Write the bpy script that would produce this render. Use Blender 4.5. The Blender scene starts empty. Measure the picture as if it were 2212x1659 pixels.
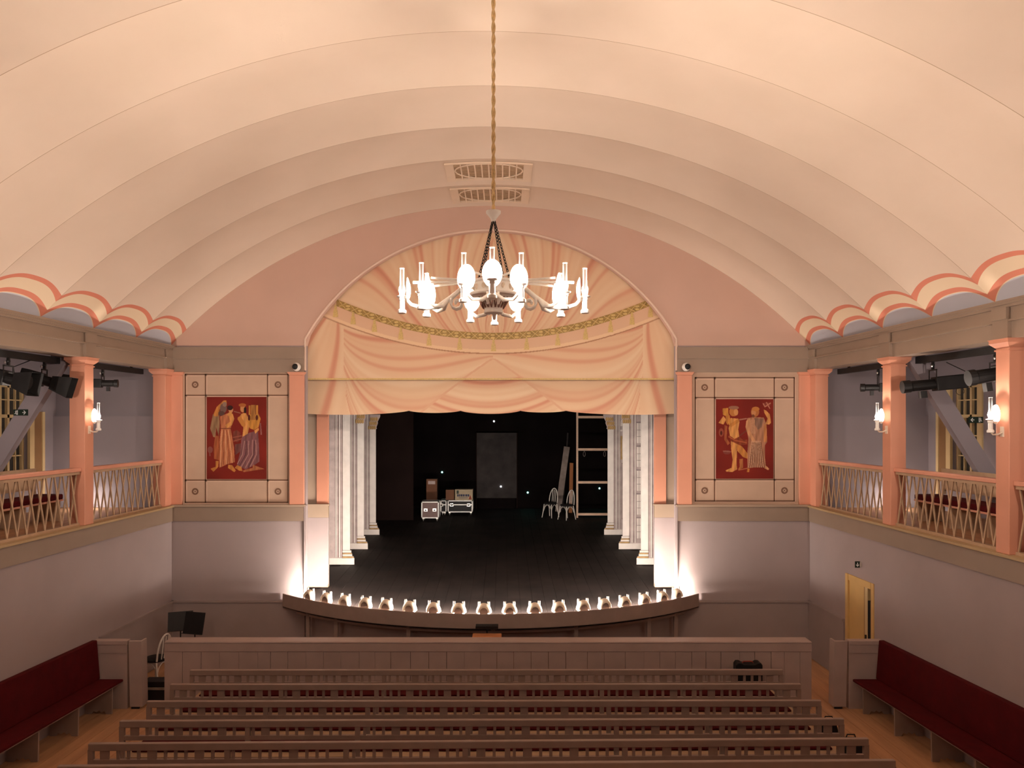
import bpy, bmesh, math, random
import numpy as np
from mathutils import Vector, Matrix

random.seed(7)
S = bpy.context.scene
C = S.collection
PI = math.pi

# ------------------------------------------------------------------ camera
EYE = Vector((0.25, 0.0, 4.65))
F_PX, PPX, PPY = 1650.0, 1087.0, 913.0
cd = bpy.data.cameras.new('camera')
cam = bpy.data.objects.new('camera', cd)
C.objects.link(cam)
cam.location = EYE
cam.rotation_euler = (PI / 2, 0, 0)
cd.sensor_fit = 'HORIZONTAL'
cd.sensor_width = 36.0
cd.lens = 36.0 * F_PX / 2212.0
cd.shift_x = (1106.0 - PPX) / 2212.0
cd.shift_y = (PPY - 829.5) / 2212.0
cd.clip_start = 0.05
cd.clip_end = 200
S.camera = cam

# ------------------------------------------------------------------ world, exposure
w = bpy.data.worlds.new('world')
S.world = w
w.use_nodes = True
bg = w.node_tree.nodes['Background']
bg.inputs['Color'].default_value = (0.20, 0.16, 0.15, 1)
bg.inputs['Strength'].default_value = 0.02
S.view_settings.view_transform = 'Standard'
S.view_settings.look = 'None'
S.view_settings.gamma = 1.0
S.view_settings.use_curve_mapping = False
S.view_settings.exposure = 1.05

LAMP_COL = (1.0, 0.845, 0.73)
E_CHAND = 3600.0
E_SCONCE = 3000.0
E_FOOT = 980.0
E_FLOORLAMP = 150.0


def at(px, py, d):
    """pixel of the 2212x1659 photograph at a known depth -> point"""
    return Vector((EYE.x + (px - PPX) * d / F_PX, d, EYE.z - (py - PPY) * d / F_PX))


# ------------------------------------------------------------------ materials
class X:
    """tiny expression wrapper over shader math nodes"""
    def __init__(s, nt, sock):
        s.nt, s.k = nt, sock

    def op(s, o, *a):
        n = s.nt.nodes.new('ShaderNodeMath')
        n.operation = o
        for i, v in enumerate((s,) + a):
            if isinstance(v, X):
                s.nt.links.new(v.k, n.inputs[i])
            else:
                n.inputs[i].default_value = v
        return X(s.nt, n.outputs[0])

    def __add__(s, o): return s.op('ADD', o)
    def __sub__(s, o): return s.op('SUBTRACT', o)
    def __mul__(s, o): return s.op('MULTIPLY', o)
    def gt(s, o): return s.op('GREATER_THAN', o)
    def lt(s, o): return s.op('LESS_THAN', o)


def mat(name, col, rough=0.6, var=0.06, scale=3.0, bump=0.0, bscale=40.0, metal=0.0, spec=0.35, stretch=None):
    m = bpy.data.materials.new(name)
    m.use_nodes = True
    nt = m.node_tree
    b = nt.nodes['Principled BSDF']
    b.inputs['Roughness'].default_value = rough
    b.inputs['Metallic'].default_value = metal
    b.inputs['Specular IOR Level'].default_value = spec
    tc = nt.nodes.new('ShaderNodeTexCoord')
    vec = tc.outputs['Object']
    if stretch:
        mp = nt.nodes.new('ShaderNodeMapping')
        mp.inputs['Scale'].default_value = stretch
        nt.links.new(vec, mp.inputs['Vector'])
        vec = mp.outputs['Vector']
    nz = nt.nodes.new('ShaderNodeTexNoise')
    nz.inputs['Scale'].default_value = scale
    nz.inputs['Detail'].default_value = 4
    nt.links.new(vec, nz.inputs['Vector'])
    rp = nt.nodes.new('ShaderNodeValToRGB')
    rp.color_ramp.elements[0].position = 0.3
    rp.color_ramp.elements[1].position = 0.7
    rp.color_ramp.elements[0].color = (*[c * (1 - var) for c in col], 1)
    rp.color_ramp.elements[1].color = (*[min(1, c * (1 + var)) for c in col], 1)
    nt.links.new(nz.outputs['Fac'], rp.inputs['Fac'])
    nt.links.new(rp.outputs['Color'], b.inputs['Base Color'])
    if bump:
        n2 = nt.nodes.new('ShaderNodeTexNoise')
        n2.inputs['Scale'].default_value = bscale
        nt.links.new(vec, n2.inputs['Vector'])
        bp = nt.nodes.new('ShaderNodeBump')
        bp.inputs['Strength'].default_value = bump
        bp.inputs['Distance'].default_value = 0.01
        nt.links.new(n2.outputs['Fac'], bp.inputs['Height'])
        nt.links.new(bp.outputs['Normal'], b.inputs['Normal'])
    return m


def mat_emit(name, col, strength):
    m = bpy.data.materials.new(name)
    m.use_nodes = True
    nt = m.node_tree
    nt.nodes.clear()
    e = nt.nodes.new('ShaderNodeEmission')
    e.inputs['Color'].default_value = (*col, 1)
    e.inputs['Strength'].default_value = strength
    o = nt.nodes.new('ShaderNodeOutputMaterial')
    nt.links.new(e.outputs[0], o.inputs[0])
    return m


def mat_glass(name):
    m = bpy.data.materials.new(name)
    m.use_nodes = True
    nt = m.node_tree
    nt.nodes.clear()
    t = nt.nodes.new('ShaderNodeBsdfTransparent')
    t.inputs['Color'].default_value = (0.93, 0.93, 0.92, 1)
    g0 = nt.nodes.new('ShaderNodeBsdfGlossy')
    g0.inputs['Roughness'].default_value = 0.15
    df = nt.nodes.new('ShaderNodeBsdfDiffuse')
    df.inputs['Color'].default_value = (0.8, 0.8, 0.78, 1)
    g = nt.nodes.new('ShaderNodeMixShader')
    g.inputs[0].default_value = 0.5
    nt.links.new(g0.outputs[0], g.inputs[1])
    nt.links.new(df.outputs[0], g.inputs[2])
    lw = nt.nodes.new('ShaderNodeLayerWeight')
    lw.inputs['Blend'].default_value = 0.4
    mx = nt.nodes.new('ShaderNodeMixShader')
    o = nt.nodes.new('ShaderNodeOutputMaterial')
    nt.links.new(lw.outputs['Facing'], mx.inputs[0])
    nt.links.new(t.outputs[0], mx.inputs[1])
    nt.links.new(g.outputs[0], mx.inputs[2])
    nt.links.new(mx.outputs[0], o.inputs[0])
    return m


def mat_paint(name, rough=0.75):
    """flat painting: colours stored on the canvas"""
    m = bpy.data.materials.new(name)
    m.use_nodes = True
    nt = m.node_tree
    b = nt.nodes['Principled BSDF']
    b.inputs['Roughness'].default_value = rough
    b.inputs['Specular IOR Level'].default_value = 0.2
    a = nt.nodes.new('ShaderNodeVertexColor')
    a.layer_name = 'paint'
    nt.links.new(a.outputs['Color'], b.inputs['Base Color'])
    return m


M = dict(
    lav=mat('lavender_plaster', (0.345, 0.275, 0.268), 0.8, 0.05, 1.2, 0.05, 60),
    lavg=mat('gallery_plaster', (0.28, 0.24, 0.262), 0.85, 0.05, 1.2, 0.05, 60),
    dado=mat('dado_paint', (0.31, 0.245, 0.23), 0.7, 0.05, 2),
    tan=mat('taupe_paint', (0.285, 0.207, 0.155), 0.42, 0.05, 2),
    tan2=mat('taupe_light_paint', (0.38, 0.28, 0.205), 0.5, 0.05, 2),
    ochre=mat('ochre_edge_paint', (0.42, 0.29, 0.15), 0.5, 0.05, 2),
    spandrel=mat('pink_beige_plaster', (0.60, 0.405, 0.325), 0.85, 0.04, 1.0),
    spandrel_edge=mat('arch_bead_paint', (0.70, 0.52, 0.42), 0.6, 0.04, 1.0),
    orange=mat('salmon_paint', (0.63, 0.285, 0.185), 0.45, 0.04, 2),
    rail=mat('salmon_rail_paint', (0.63, 0.29, 0.195), 0.35, 0.05, 3),
    lattice=mat('tan_lattice_wood', (0.46, 0.31, 0.195), 0.5, 0.08, 8),
    pew=mat('grey_taupe_pew_paint', (0.31, 0.224, 0.186), 0.45, 0.06, 5),
    barrier=mat('grey_mauve_board_paint', (0.42, 0.318, 0.282), 0.5, 0.06, 3),
    seatw=mat('bare_seat_wood', (0.46, 0.31, 0.19), 0.5, 0.1, 6),
    red=mat('dark_red_upholstery', (0.068, 0.0015, 0.003), 0.8, 0.15, 6, 0.1, 300, spec=0.15),
    floorw=mat('light_floorboard', (0.50, 0.27, 0.14), 0.5, 0.16, 1.4, 0.04, 30, stretch=(6, 0.6, 1)),
    black=mat('black_stage_paint', (0.027, 0.018, 0.0155), 0.7, 0.4, 1.6, 0.06, 30),
    blackwall=mat('black_masking', (0.006, 0.004, 0.004), 0.95, 0.3, 1.0, spec=0.05),
    mask=mat('brown_black_masking', (0.016, 0.009, 0.008), 0.95, 0.2, 1.0, spec=0.05),
    slate=mat('dark_slate_panel', (0.035, 0.028, 0.027), 0.8, 0.4, 3.0),
    iron=mat('black_metal', (0.007, 0.006, 0.006), 0.55, 0.2, 10),
    steel=mat('bright_metal', (0.75, 0.72, 0.68), 0.3, 0.05, 10, metal=0.9),
    alu=mat('aluminium_edge', (0.85, 0.83, 0.80), 0.45, 0.05, 10, metal=0.2),
    rope=mat('golden_rope', (0.68, 0.49, 0.24), 0.7, 0.2, 30),
    white=mat('white_lamp_enamel', (0.86, 0.82, 0.76), 0.4, 0.02, 5),
    cream=mat('cream_enamel', (0.74, 0.62, 0.50), 0.4, 0.04, 5),
    relief=mat('brown_relief_line', (0.16, 0.07, 0.045), 0.6, 0.1, 5),
    door=mat('ochre_door_paint', (0.62, 0.40, 0.15), 0.5, 0.05, 3),
    doord=mat('ochre_door_dark', (0.40, 0.235, 0.09), 0.5, 0.05, 3),
    winframe=mat('yellow_window_paint', (0.62, 0.46, 0.24), 0.5, 0.05, 3),
    winbrown=mat('brown_window_board', (0.26, 0.14, 0.06), 0.6, 0.08, 3),
    dark=mat('black_seat_and_gap_shade', (0.01, 0.008, 0.008), 0.9, 0.1, 3),  # black chair seats; also stands in for shade in the door gap
    pane=mat('night_window_pane', (0.03, 0.03, 0.032), 0.12, 0.2, 2, spec=0.6),
    panel=mat('panel_beige_paint', (0.50, 0.345, 0.25), 0.7, 0.05, 2.5),
    line=mat('panel_brown_line', (0.17, 0.085, 0.05), 0.6, 0.1, 5),
    hair=mat('panel_pale_line', (0.72, 0.52, 0.40), 0.6, 0.05, 5),
    mauve=mat('flat_mauve_paint', (0.56, 0.45, 0.43), 0.75, 0.18, 5),
    fwhite=mat('flat_white_paint', (0.88, 0.80, 0.745), 0.7, 0.06, 5),
    fline=mat('flat_brown_line', (0.13, 0.07, 0.055), 0.7, 0.2, 5),
    fgrey=mat('flat_grey_paint', (0.33, 0.27, 0.27), 0.8, 0.2, 5),
    fochre=mat('flat_ochre_paint', (0.55, 0.34, 0.14), 0.7, 0.15, 8),
    gold=mat('dull_gold_paint', (0.36, 0.23, 0.07), 0.55, 0.3, 30),
    goldl=mat('light_gold_paint', (0.62, 0.44, 0.17), 0.5, 0.15, 30),
    wood=mat('pale_timber', (0.84, 0.57, 0.41), 0.6, 0.1, 6, stretch=(1, 1, 6)),
    woodo=mat('orange_wood', (0.50, 0.20, 0.08), 0.5, 0.1, 6),
    board=mat('grey_old_board', (0.30, 0.24, 0.21), 0.7, 0.2, 6),
    chairw=mat('white_chair_paint', (0.72, 0.66, 0.60), 0.5, 0.05, 6),
    casebrown=mat('brown_case_laminate', (0.14, 0.065, 0.055), 0.4, 0.08, 4),
    caseblack=mat('black_case_laminate', (0.012, 0.009, 0.010), 0.6, 0.1, 4),
    carton=mat('brown_carton', (0.20, 0.085, 0.045), 0.8, 0.08, 5),
    cartonc=mat('cream_carton', (0.50, 0.40, 0.27), 0.8, 0.05, 5),
    ink=mat('blue_print', (0.03, 0.04, 0.10), 0.8, 0.1, 5),
    inkr=mat('red_print', (0.30, 0.05, 0.03), 0.8, 0.1, 5),
    green=mat('green_sign', (0.010, 0.022, 0.014), 0.5, 0.1, 5),
    sign=mat('sign_white', (0.80, 0.80, 0.78), 0.5, 0.02, 5),
    camw=mat('camera_white_shell', (0.70, 0.64, 0.58), 0.35, 0.03, 5),
    hood=mat('hood_cream_enamel', (0.84, 0.72, 0.56), 0.4, 0.03, 5),
    screen=mat('flame_screen_brown', (0.15, 0.10, 0.075), 0.7, 0.1, 5),
    vault=mat('vault_cream_paint', (0.76, 0.60, 0.455), 0.8, 0.03, 3),
    glass=mat_glass('lamp_glass'),
    flame=mat_emit('chandelier_flame', LAMP_COL, E_CHAND),
    flame_s=mat_emit('sconce_flame', LAMP_COL, E_SCONCE),
    flame_f=mat_emit('footlight_flame', (1.0, 0.88, 0.78), E_FOOT),
    flame_g=mat_emit('floor_lamp_glow', (1.0, 0.90, 0.80), E_FLOORLAMP),
    led=mat_emit('teal_led', (0.25, 1.0, 0.85), 9.0),
    ledw=mat_emit('white_led', (0.9, 0.95, 1.0), 5.0),
)


# ------------------------------------------------------------------ mesh helpers
class MB:
    def __init__(s):
        s.v, s.f = [], []

    def add(s, vs, fs):
        o = len(s.v)
        s.v += [Vector(p) for p in vs]
        s.f += [tuple(i + o for i in f) for f in fs]
        return s

    def hexa(s, p):
        """8 points: bottom ring of four, top ring of four"""
        return s.add(p, [(3, 2, 1, 0), (4, 5, 6, 7), (0, 1, 5, 4), (1, 2, 6, 5), (2, 3, 7, 6), (3, 0, 4, 7)])

    def box(s, x0, x1, y0, y1, z0, z1):
        return s.hexa([(x0, y0, z0), (x1, y0, z0), (x1, y1, z0), (x0, y1, z0),
                       (x0, y0, z1), (x1, y0, z1), (x1, y1, z1), (x0, y1, z1)])

    def prism(s, poly, a, b, axis='y'):
        """poly in the plane across axis, extruded from a to b"""
        n = len(poly)
        def P(u, v, t):
            return {'y': (u, t, v), 'x': (t, u, v), 'z': (u, v, t)}[axis]
        vs = [P(u, v, a) for u, v in poly] + [P(u, v, b) for u, v in poly]
        fs = [tuple(range(n - 1, -1, -1)), tuple(range(n, 2 * n))]
        fs += [(i, (i + 1) % n, n + (i + 1) % n, n + i) for i in range(n)]
        return s.add(vs, fs)

    def lathe(s, prof, seg=16, center=(0, 0, 0), caps=True):
        cx, cy, cz = center
        vs, fs = [], []
        for r, z in prof:
            for i in range(seg):
                a = 2 * PI * i / seg
                vs.append((cx + r * math.cos(a), cy + r * math.sin(a), cz + z))
        for j in range(len(prof) - 1):
            for i in range(seg):
                k = (i + 1) % seg
                fs.append((j * seg + i, j * seg + k, (j + 1) * seg + k, (j + 1) * seg + i))
        if caps:
            fs.append(tuple(range(seg - 1, -1, -1)))
            fs.append(tuple((len(prof) - 1) * seg + i for i in range(seg)))
        return s.add(vs, fs)

    def tube(s, path, r, seg=8, closed=False):
        path = [Vector(p) for p in path]
        n = len(path)
        rs = r if isinstance(r, (list, tuple)) else [r] * n
        vs, fs = [], []
        prev = None
        for i, p in enumerate(path):
            a = path[(i - 1) % n] if (closed or i > 0) else p
            b = path[(i + 1) % n] if (closed or i < n - 1) else p
            t = (b - a).normalized()
            if prev is None:
                up = Vector((0, 0, 1)) if abs(t.z) < 0.9 else Vector((1, 0, 0))
                nx = t.cross(up).normalized()
            else:
                nx = (prev - t * prev.dot(t))
                nx = nx.normalized() if nx.length > 1e-6 else t.orthogonal().normalized()
            prev = nx
            ny = t.cross(nx)
            for k in range(seg):
                an = 2 * PI * k / seg
                vs.append(p + (nx * math.cos(an) + ny * math.sin(an)) * rs[i])
        m = n if closed else n - 1
        for j in range(m):
            j2 = (j + 1) % n
            for k in range(seg):
                k2 = (k + 1) % seg
                fs.append((j * seg + k, j * seg + k2, j2 * seg + k2, j2 * seg + k))
        if not closed:
            fs.append(tuple(range(seg - 1, -1, -1)))
            fs.append(tuple((n - 1) * seg + k for k in range(seg)))
        return s.add(vs, fs)

    def bar(s, a, b, wx, wy, up=(0, 0, 1)):
        """square bar from a to b"""
        a, b = Vector(a), Vector(b)
        t = (b - a).normalized()
        up = Vector(up)
        sx = t.cross(up)
        if sx.length < 1e-4:
            sx = t.cross(Vector((1, 0, 0)))
        sx = sx.normalized() * wx / 2
        sy = sx.cross(t).normalized() * wy / 2
        return s.hexa([a - sx - sy, a + sx - sy, a + sx + sy, a - sx + sy,
                       b - sx - sy, b + sx - sy, b + sx + sy, b - sx + sy])

    def ell(s, c, rx, ry, rz, u=12, v=8):
        cx, cy, cz = c
        prof = [(math.sin(PI * j / v), -math.cos(PI * j / v)) for j in range(v + 1)]
        vs, fs = [], []
        for r, z in prof:
            for i in range(u):
                a = 2 * PI * i / u
                vs.append((cx + rx * max(r, 1e-3) * math.cos(a), cy + ry * max(r, 1e-3) * math.sin(a), cz + rz * z))
        for j in range(v):
            for i in range(u):
                k = (i + 1) % u
                fs.append((j * u + i, j * u + k, (j + 1) * u + k, (j + 1) * u + i))
        return s.add(vs, fs)

    def xf(s, mtx):
        s.v = [mtx @ p for p in s.v]
        return s

    def mesh(s, name, m, smooth=False):
        me = bpy.data.meshes.new(name)
        me.from_pydata([tuple(p) for p in s.v], [], s.f)
        me.update()
        bm = bmesh.new()
        bm.from_mesh(me)
        bmesh.ops.recalc_face_normals(bm, faces=bm.faces)
        bm.to_mesh(me)
        bm.free()
        if m is not None:
            me.materials.append(M[m] if isinstance(m, str) else m)
        if smooth:
            me.shade_smooth() if hasattr(me, 'shade_smooth') else None
            try:
                me.set_sharp_from_angle(angle=math.radians(40))
            except Exception:
                pass
        return me

    def build(s, name, m, parent=None, smooth=False, bevel=0.0, local=False):
        """coordinates are world unless local; the parent is an unrotated Empty or mesh"""
        if parent is not None and not local:
            o = wloc(parent)
            s.v = [p - o for p in s.v]
        elif parent is None:
            lo = Vector((min(p.x for p in s.v), min(p.y for p in s.v), min(p.z for p in s.v)))
            hi = Vector((max(p.x for p in s.v), max(p.y for p in s.v), max(p.z for p in s.v)))
            o = Vector(((lo.x + hi.x) / 2, (lo.y + hi.y) / 2, lo.z))
            s.v = [p - o for p in s.v]
        ob = bpy.data.objects.new(name, s.mesh(name, m, smooth))
        C.objects.link(ob)
        if parent is not None:
            ob.parent = parent
        else:
            ob.location = o
        if bevel:
            md = ob.modifiers.new('bevel', 'BEVEL')
            md.width = bevel
            md.segments = 2
            md.limit_method = 'ANGLE'
        return ob


def wloc(o):
    l = Vector(o.location)
    while o.parent is not None:
        o = o.parent
        l += Vector(o.location)
    return l


def tag(o, label, cat, group=None):
    o['label'] = label
    o['category'] = cat
    if group:
        o['group'] = group
    return o


def thing(name, loc, label, cat, group=None, rz=0.0):
    o = bpy.data.objects.new(name, None)
    o.empty_display_size = 0.1
    C.objects.link(o)
    o.location = loc
    o.rotation_euler = (0, 0, rz)
    return tag(o, label, cat, group)


def struct(o, label=None):
    o['kind'] = 'structure'
    if label:
        o['label'] = label
    return o


def inst(name, me, parent, loc=(0, 0, 0), rot=(0, 0, 0)):
    o = bpy.data.objects.new(name, me)
    C.objects.link(o)
    o.parent = parent
    o.location = loc
    o.rotation_euler = rot
    return o


def dup(o, loc, rz=None, label=None, group=None):
    def cp(a, par):
        c = a.copy()
        C.objects.link(c)
        if par is not None:
            c.parent = par
        for ch in list(a.children):
            cp(ch, c)
        return c
    r = cp(o, None)
    r.location = loc
    if rz is not None:
        r.rotation_euler = (0, 0, rz)
    if label:
        r['label'] = label
    if group:
        r['group'] = group
    return r


def paint_attr(me, cols):
    a = me.color_attributes.new('paint', 'FLOAT_COLOR', 'POINT')
    a.data.foreach_set('color', np.ascontiguousarray(
        np.concatenate([cols, np.ones((len(cols), 1))], axis=1).astype(np.float32)).ravel())


# ------------------------------------------------------------------ the hall's dimensions
YF = 15.37            # front (proscenium) wall
YB = -1.6             # back wall
Z_SPRING = 6.20
Z_APEX = 9.01
Z_LEDGE = 2.99
X_OUT = 8.75          # outer gallery wall
BAY = 1.372


def hw(y):            # half width of the hall; the side walls close slightly towards the stage
    return 6.42 + 0.0333 * (YF - y)


def fz(y):            # the floor falls a little towards the orchestra pit
    return 0.028 * (10.3 - min(y, 12.6))


def sz(y):            # stage floor, raked
    return 1.12 + 0.05 * max(0.0, y - 15.4)


def wp(side, y, off, z):   # point at a side wall, off = metres outwards
    return Vector((side * (hw(y) + off), y, z))


def wall_run(mb, side, y0, y1, off0, off1, z0, z1):
    """box that follows a side wall"""
    mb.hexa([wp(side, y0, off0, z0), wp(side, y0, off1, z0), wp(side, y1, off1, z0), wp(side, y1, off0, z0),
             wp(side, y0, off0, z1), wp(side, y0, off1, z1), wp(side, y1, off1, z1), wp(side, y1, off0, z1)])
    return mb


# ------------------------------------------------------------------ floor
fl = MB()
fl.hexa([(-8.9, YB, fz(YB) - .2), (8.9, YB, fz(YB) - .2), (8.9, 12.6, fz(12.6) - .2), (-8.9, 12.6, fz(12.6) - .2),
         (-8.9, YB, fz(YB) - .02), (8.9, YB, fz(YB) - .02), (8.9, 12.6, fz(12.6) - .02), (-8.9, 12.6, fz(12.6) - .02)])
fl.box(-8.9, 8.9, 12.6, 15.9, fz(13) - .2, fz(13) - .02)
floor = struct(fl.build('floor', 'floorw'), 'light wooden board floor of the auditorium')
pw = 0.21
i = 0
x = -6.9
while x < 6.9:
    m = MB()
    x1 = x + pw - 0.005
    m.hexa([(x, YB + .6, fz(YB + .6) - .02), (x1, YB + .6, fz(YB + .6) - .02), (x1, 12.6, fz(12.6) - .02), (x, 12.6, fz(12.6) - .02),
            (x, YB + .6, fz(YB + .6)), (x1, YB + .6, fz(YB + .6)), (x1, 12.6, fz(12.6)), (x, 12.6, fz(12.6))])
    m.box(x, x1, 12.602, 15.3, fz(13) - .02, fz(13))
    m.build('plank', 'floorw', floor)
    x += pw

# ------------------------------------------------------------------ vault
def vault_pt(th01, y, out):
    """th01 in 0..1 across; out = metres outwards from the barrel"""
    h = hw(y) + 0.02
    rise = Z_APEX - Z_SPRING
    R = (h * h + rise * rise) / (2 * rise)
    a = math.asin(h / R)
    t = -a + 2 * a * th01
    r = R + out
    return Vector((r * math.sin(t), y, Z_APEX - R + r * math.cos(t))), R * a * 2


NB = 12
BULGE = 0.075
SEG_Y, SEG_T = 14, 96
vs, fs, us = [], [], []
for b in range(NB):
    for j in range(SEG_Y + 1):
        u = j / SEG_Y
        y = YF + 0.0 - BAY * (b + u)
        out = BULGE * (1 - (2 * u - 1) ** 2)
        for k in range(SEG_T + 1):
            # denser rows near the springing, where the scallops are painted
            t = -0.02 + 1.04 * k / SEG_T
            p, L = vault_pt(t, y, out)
            vs.append(p)
            us.append((u, min(t, 1 - t) * L))
row = SEG_T + 1
for b in range(NB):
    o = b * (SEG_Y + 1) * row
    for j in range(SEG_Y):
        for k in range(SEG_T):
            fs.append((o + j * row + k, o + j * row + k + 1, o + (j + 1) * row + k + 1, o + (j + 1) * row + k))
me = bpy.data.meshes.new('ceiling')
me.from_pydata([tuple(v) for v in vs], [], fs)
uvl = me.uv_layers.new(name='bay')
idx = np.zeros(len(me.loops), dtype=np.int32)
me.loops.foreach_get('vertex_index', idx)
ua = np.array(us, dtype=np.float32)[idx]
uvl.data.foreach_set('uv', np.ascontiguousarray(ua).ravel())
me.shade_smooth()
vm = bpy.data.materials.new('vault_canvas')
vm.use_nodes = True
nt = vm.node_tree
bsdf = nt.nodes['Principled BSDF']
bsdf.inputs['Roughness'].default_value = 0.85
bsdf.inputs['Specular IOR Level'].default_value = 0.15
uvn = nt.nodes.new('ShaderNodeUVMap'); uvn.uv_map = 'bay'
sep = nt.nodes.new('ShaderNodeSeparateXYZ')
nt.links.new(uvn.outputs[0], sep.inputs[0])
U, V = X(nt, sep.outputs[0]), X(nt, sep.outputs[1])
q = (U * 2.0 - 1.0).op('ABSOLUTE')
sc = (q.op('POWER', 2.8) * -1.0) + 1.0               # scallop arch over one bay
f1 = sc * 0.25 + 0.0
f2 = sc * 0.21 + 0.33
vall = q.op('POWER', 5.0)
th1 = vall * 0.06 + 0.095
th2 = vall * 0.05 + 0.075
pink1 = V.gt(f1 + 0.014).op('MULTIPLY', V.lt(f1 + th1))
pink2 = V.gt(f2).op('MULTIPLY', V.lt(f2 + th2))
blue = V.lt(f1)
pale = V.gt(f1).op('MULTIPLY', V.lt(f2))
tcn = nt.nodes.new('ShaderNodeTexCoord')
nzn = nt.nodes.new('ShaderNodeTexNoise'); nzn.inputs['Scale'].default_value = 0.9; nzn.inputs['Detail'].default_value = 5
nt.links.new(tcn.outputs['Object'], nzn.inputs['Vector'])
rmp = nt.nodes.new('ShaderNodeValToRGB')
rmp.color_ramp.elements[0].position = 0.3; rmp.color_ramp.elements[1].position = 0.75
rmp.color_ramp.elements[0].color = (0.715, 0.575, 0.455, 1)
rmp.color_ramp.elements[1].color = (0.765, 0.62, 0.50, 1)
nt.links.new(nzn.outputs['Fac'], rmp.inputs['Fac'])


def mixc(fac, a, b):
    n = nt.nodes.new('ShaderNodeMix'); n.data_type = 'RGBA'
    nt.links.new(fac.k, n.inputs['Factor'])
    for s_, v_ in (('A', a), ('B', b)):
        sk = [i_ for i_ in n.inputs if i_.name == s_ and i_.type == 'RGBA'][0]
        if isinstance(v_, tuple):
            sk.default_value = (*v_, 1)
        else:
            nt.links.new(v_, sk)
    return [o_ for o_ in n.outputs if o_.type == 'RGBA'][0]


c_ = mixc(pale, rmp.outputs['Color'], (0.76, 0.60, 0.42))
c_ = mixc(blue, c_, (0.56, 0.55, 0.60))
c_ = mixc(pink1, c_, (0.66, 0.235, 0.155))
c_ = mixc(pink2, c_, (0.66, 0.235, 0.155))
seam = q.gt(0.994)
seamv = seam.op('MULTIPLY', V.gt(0.42))
c_ = mixc(seamv, c_, (0.42, 0.29, 0.19))
nt.links.new(c_, bsdf.inputs['Base Color'])
me.materials.append(vm)
ceil = bpy.data.objects.new('ceiling', me)
C.objects.link(ceil)
struct(ceil, 'cream painted barrel vault in curved bays with pink scalloped borders')

# back wall behind the viewer and the rear end of the vault
bw = MB()
pts = [vault_pt(k / 40, YB + .5, 0.1)[0] for k in range(41)]
poly = [(-9.0, -0.2), (9.0, -0.2), (9.0, 6.3)] + [(p.x, p.z) for p in reversed(pts)] + [(-9.0, 6.3)]
bw.prism(poly, YB, YB + 0.55 - 0.25)
struct(bw.build('wall_back', 'lav'), 'plain lavender rear wall of the hall')

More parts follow.
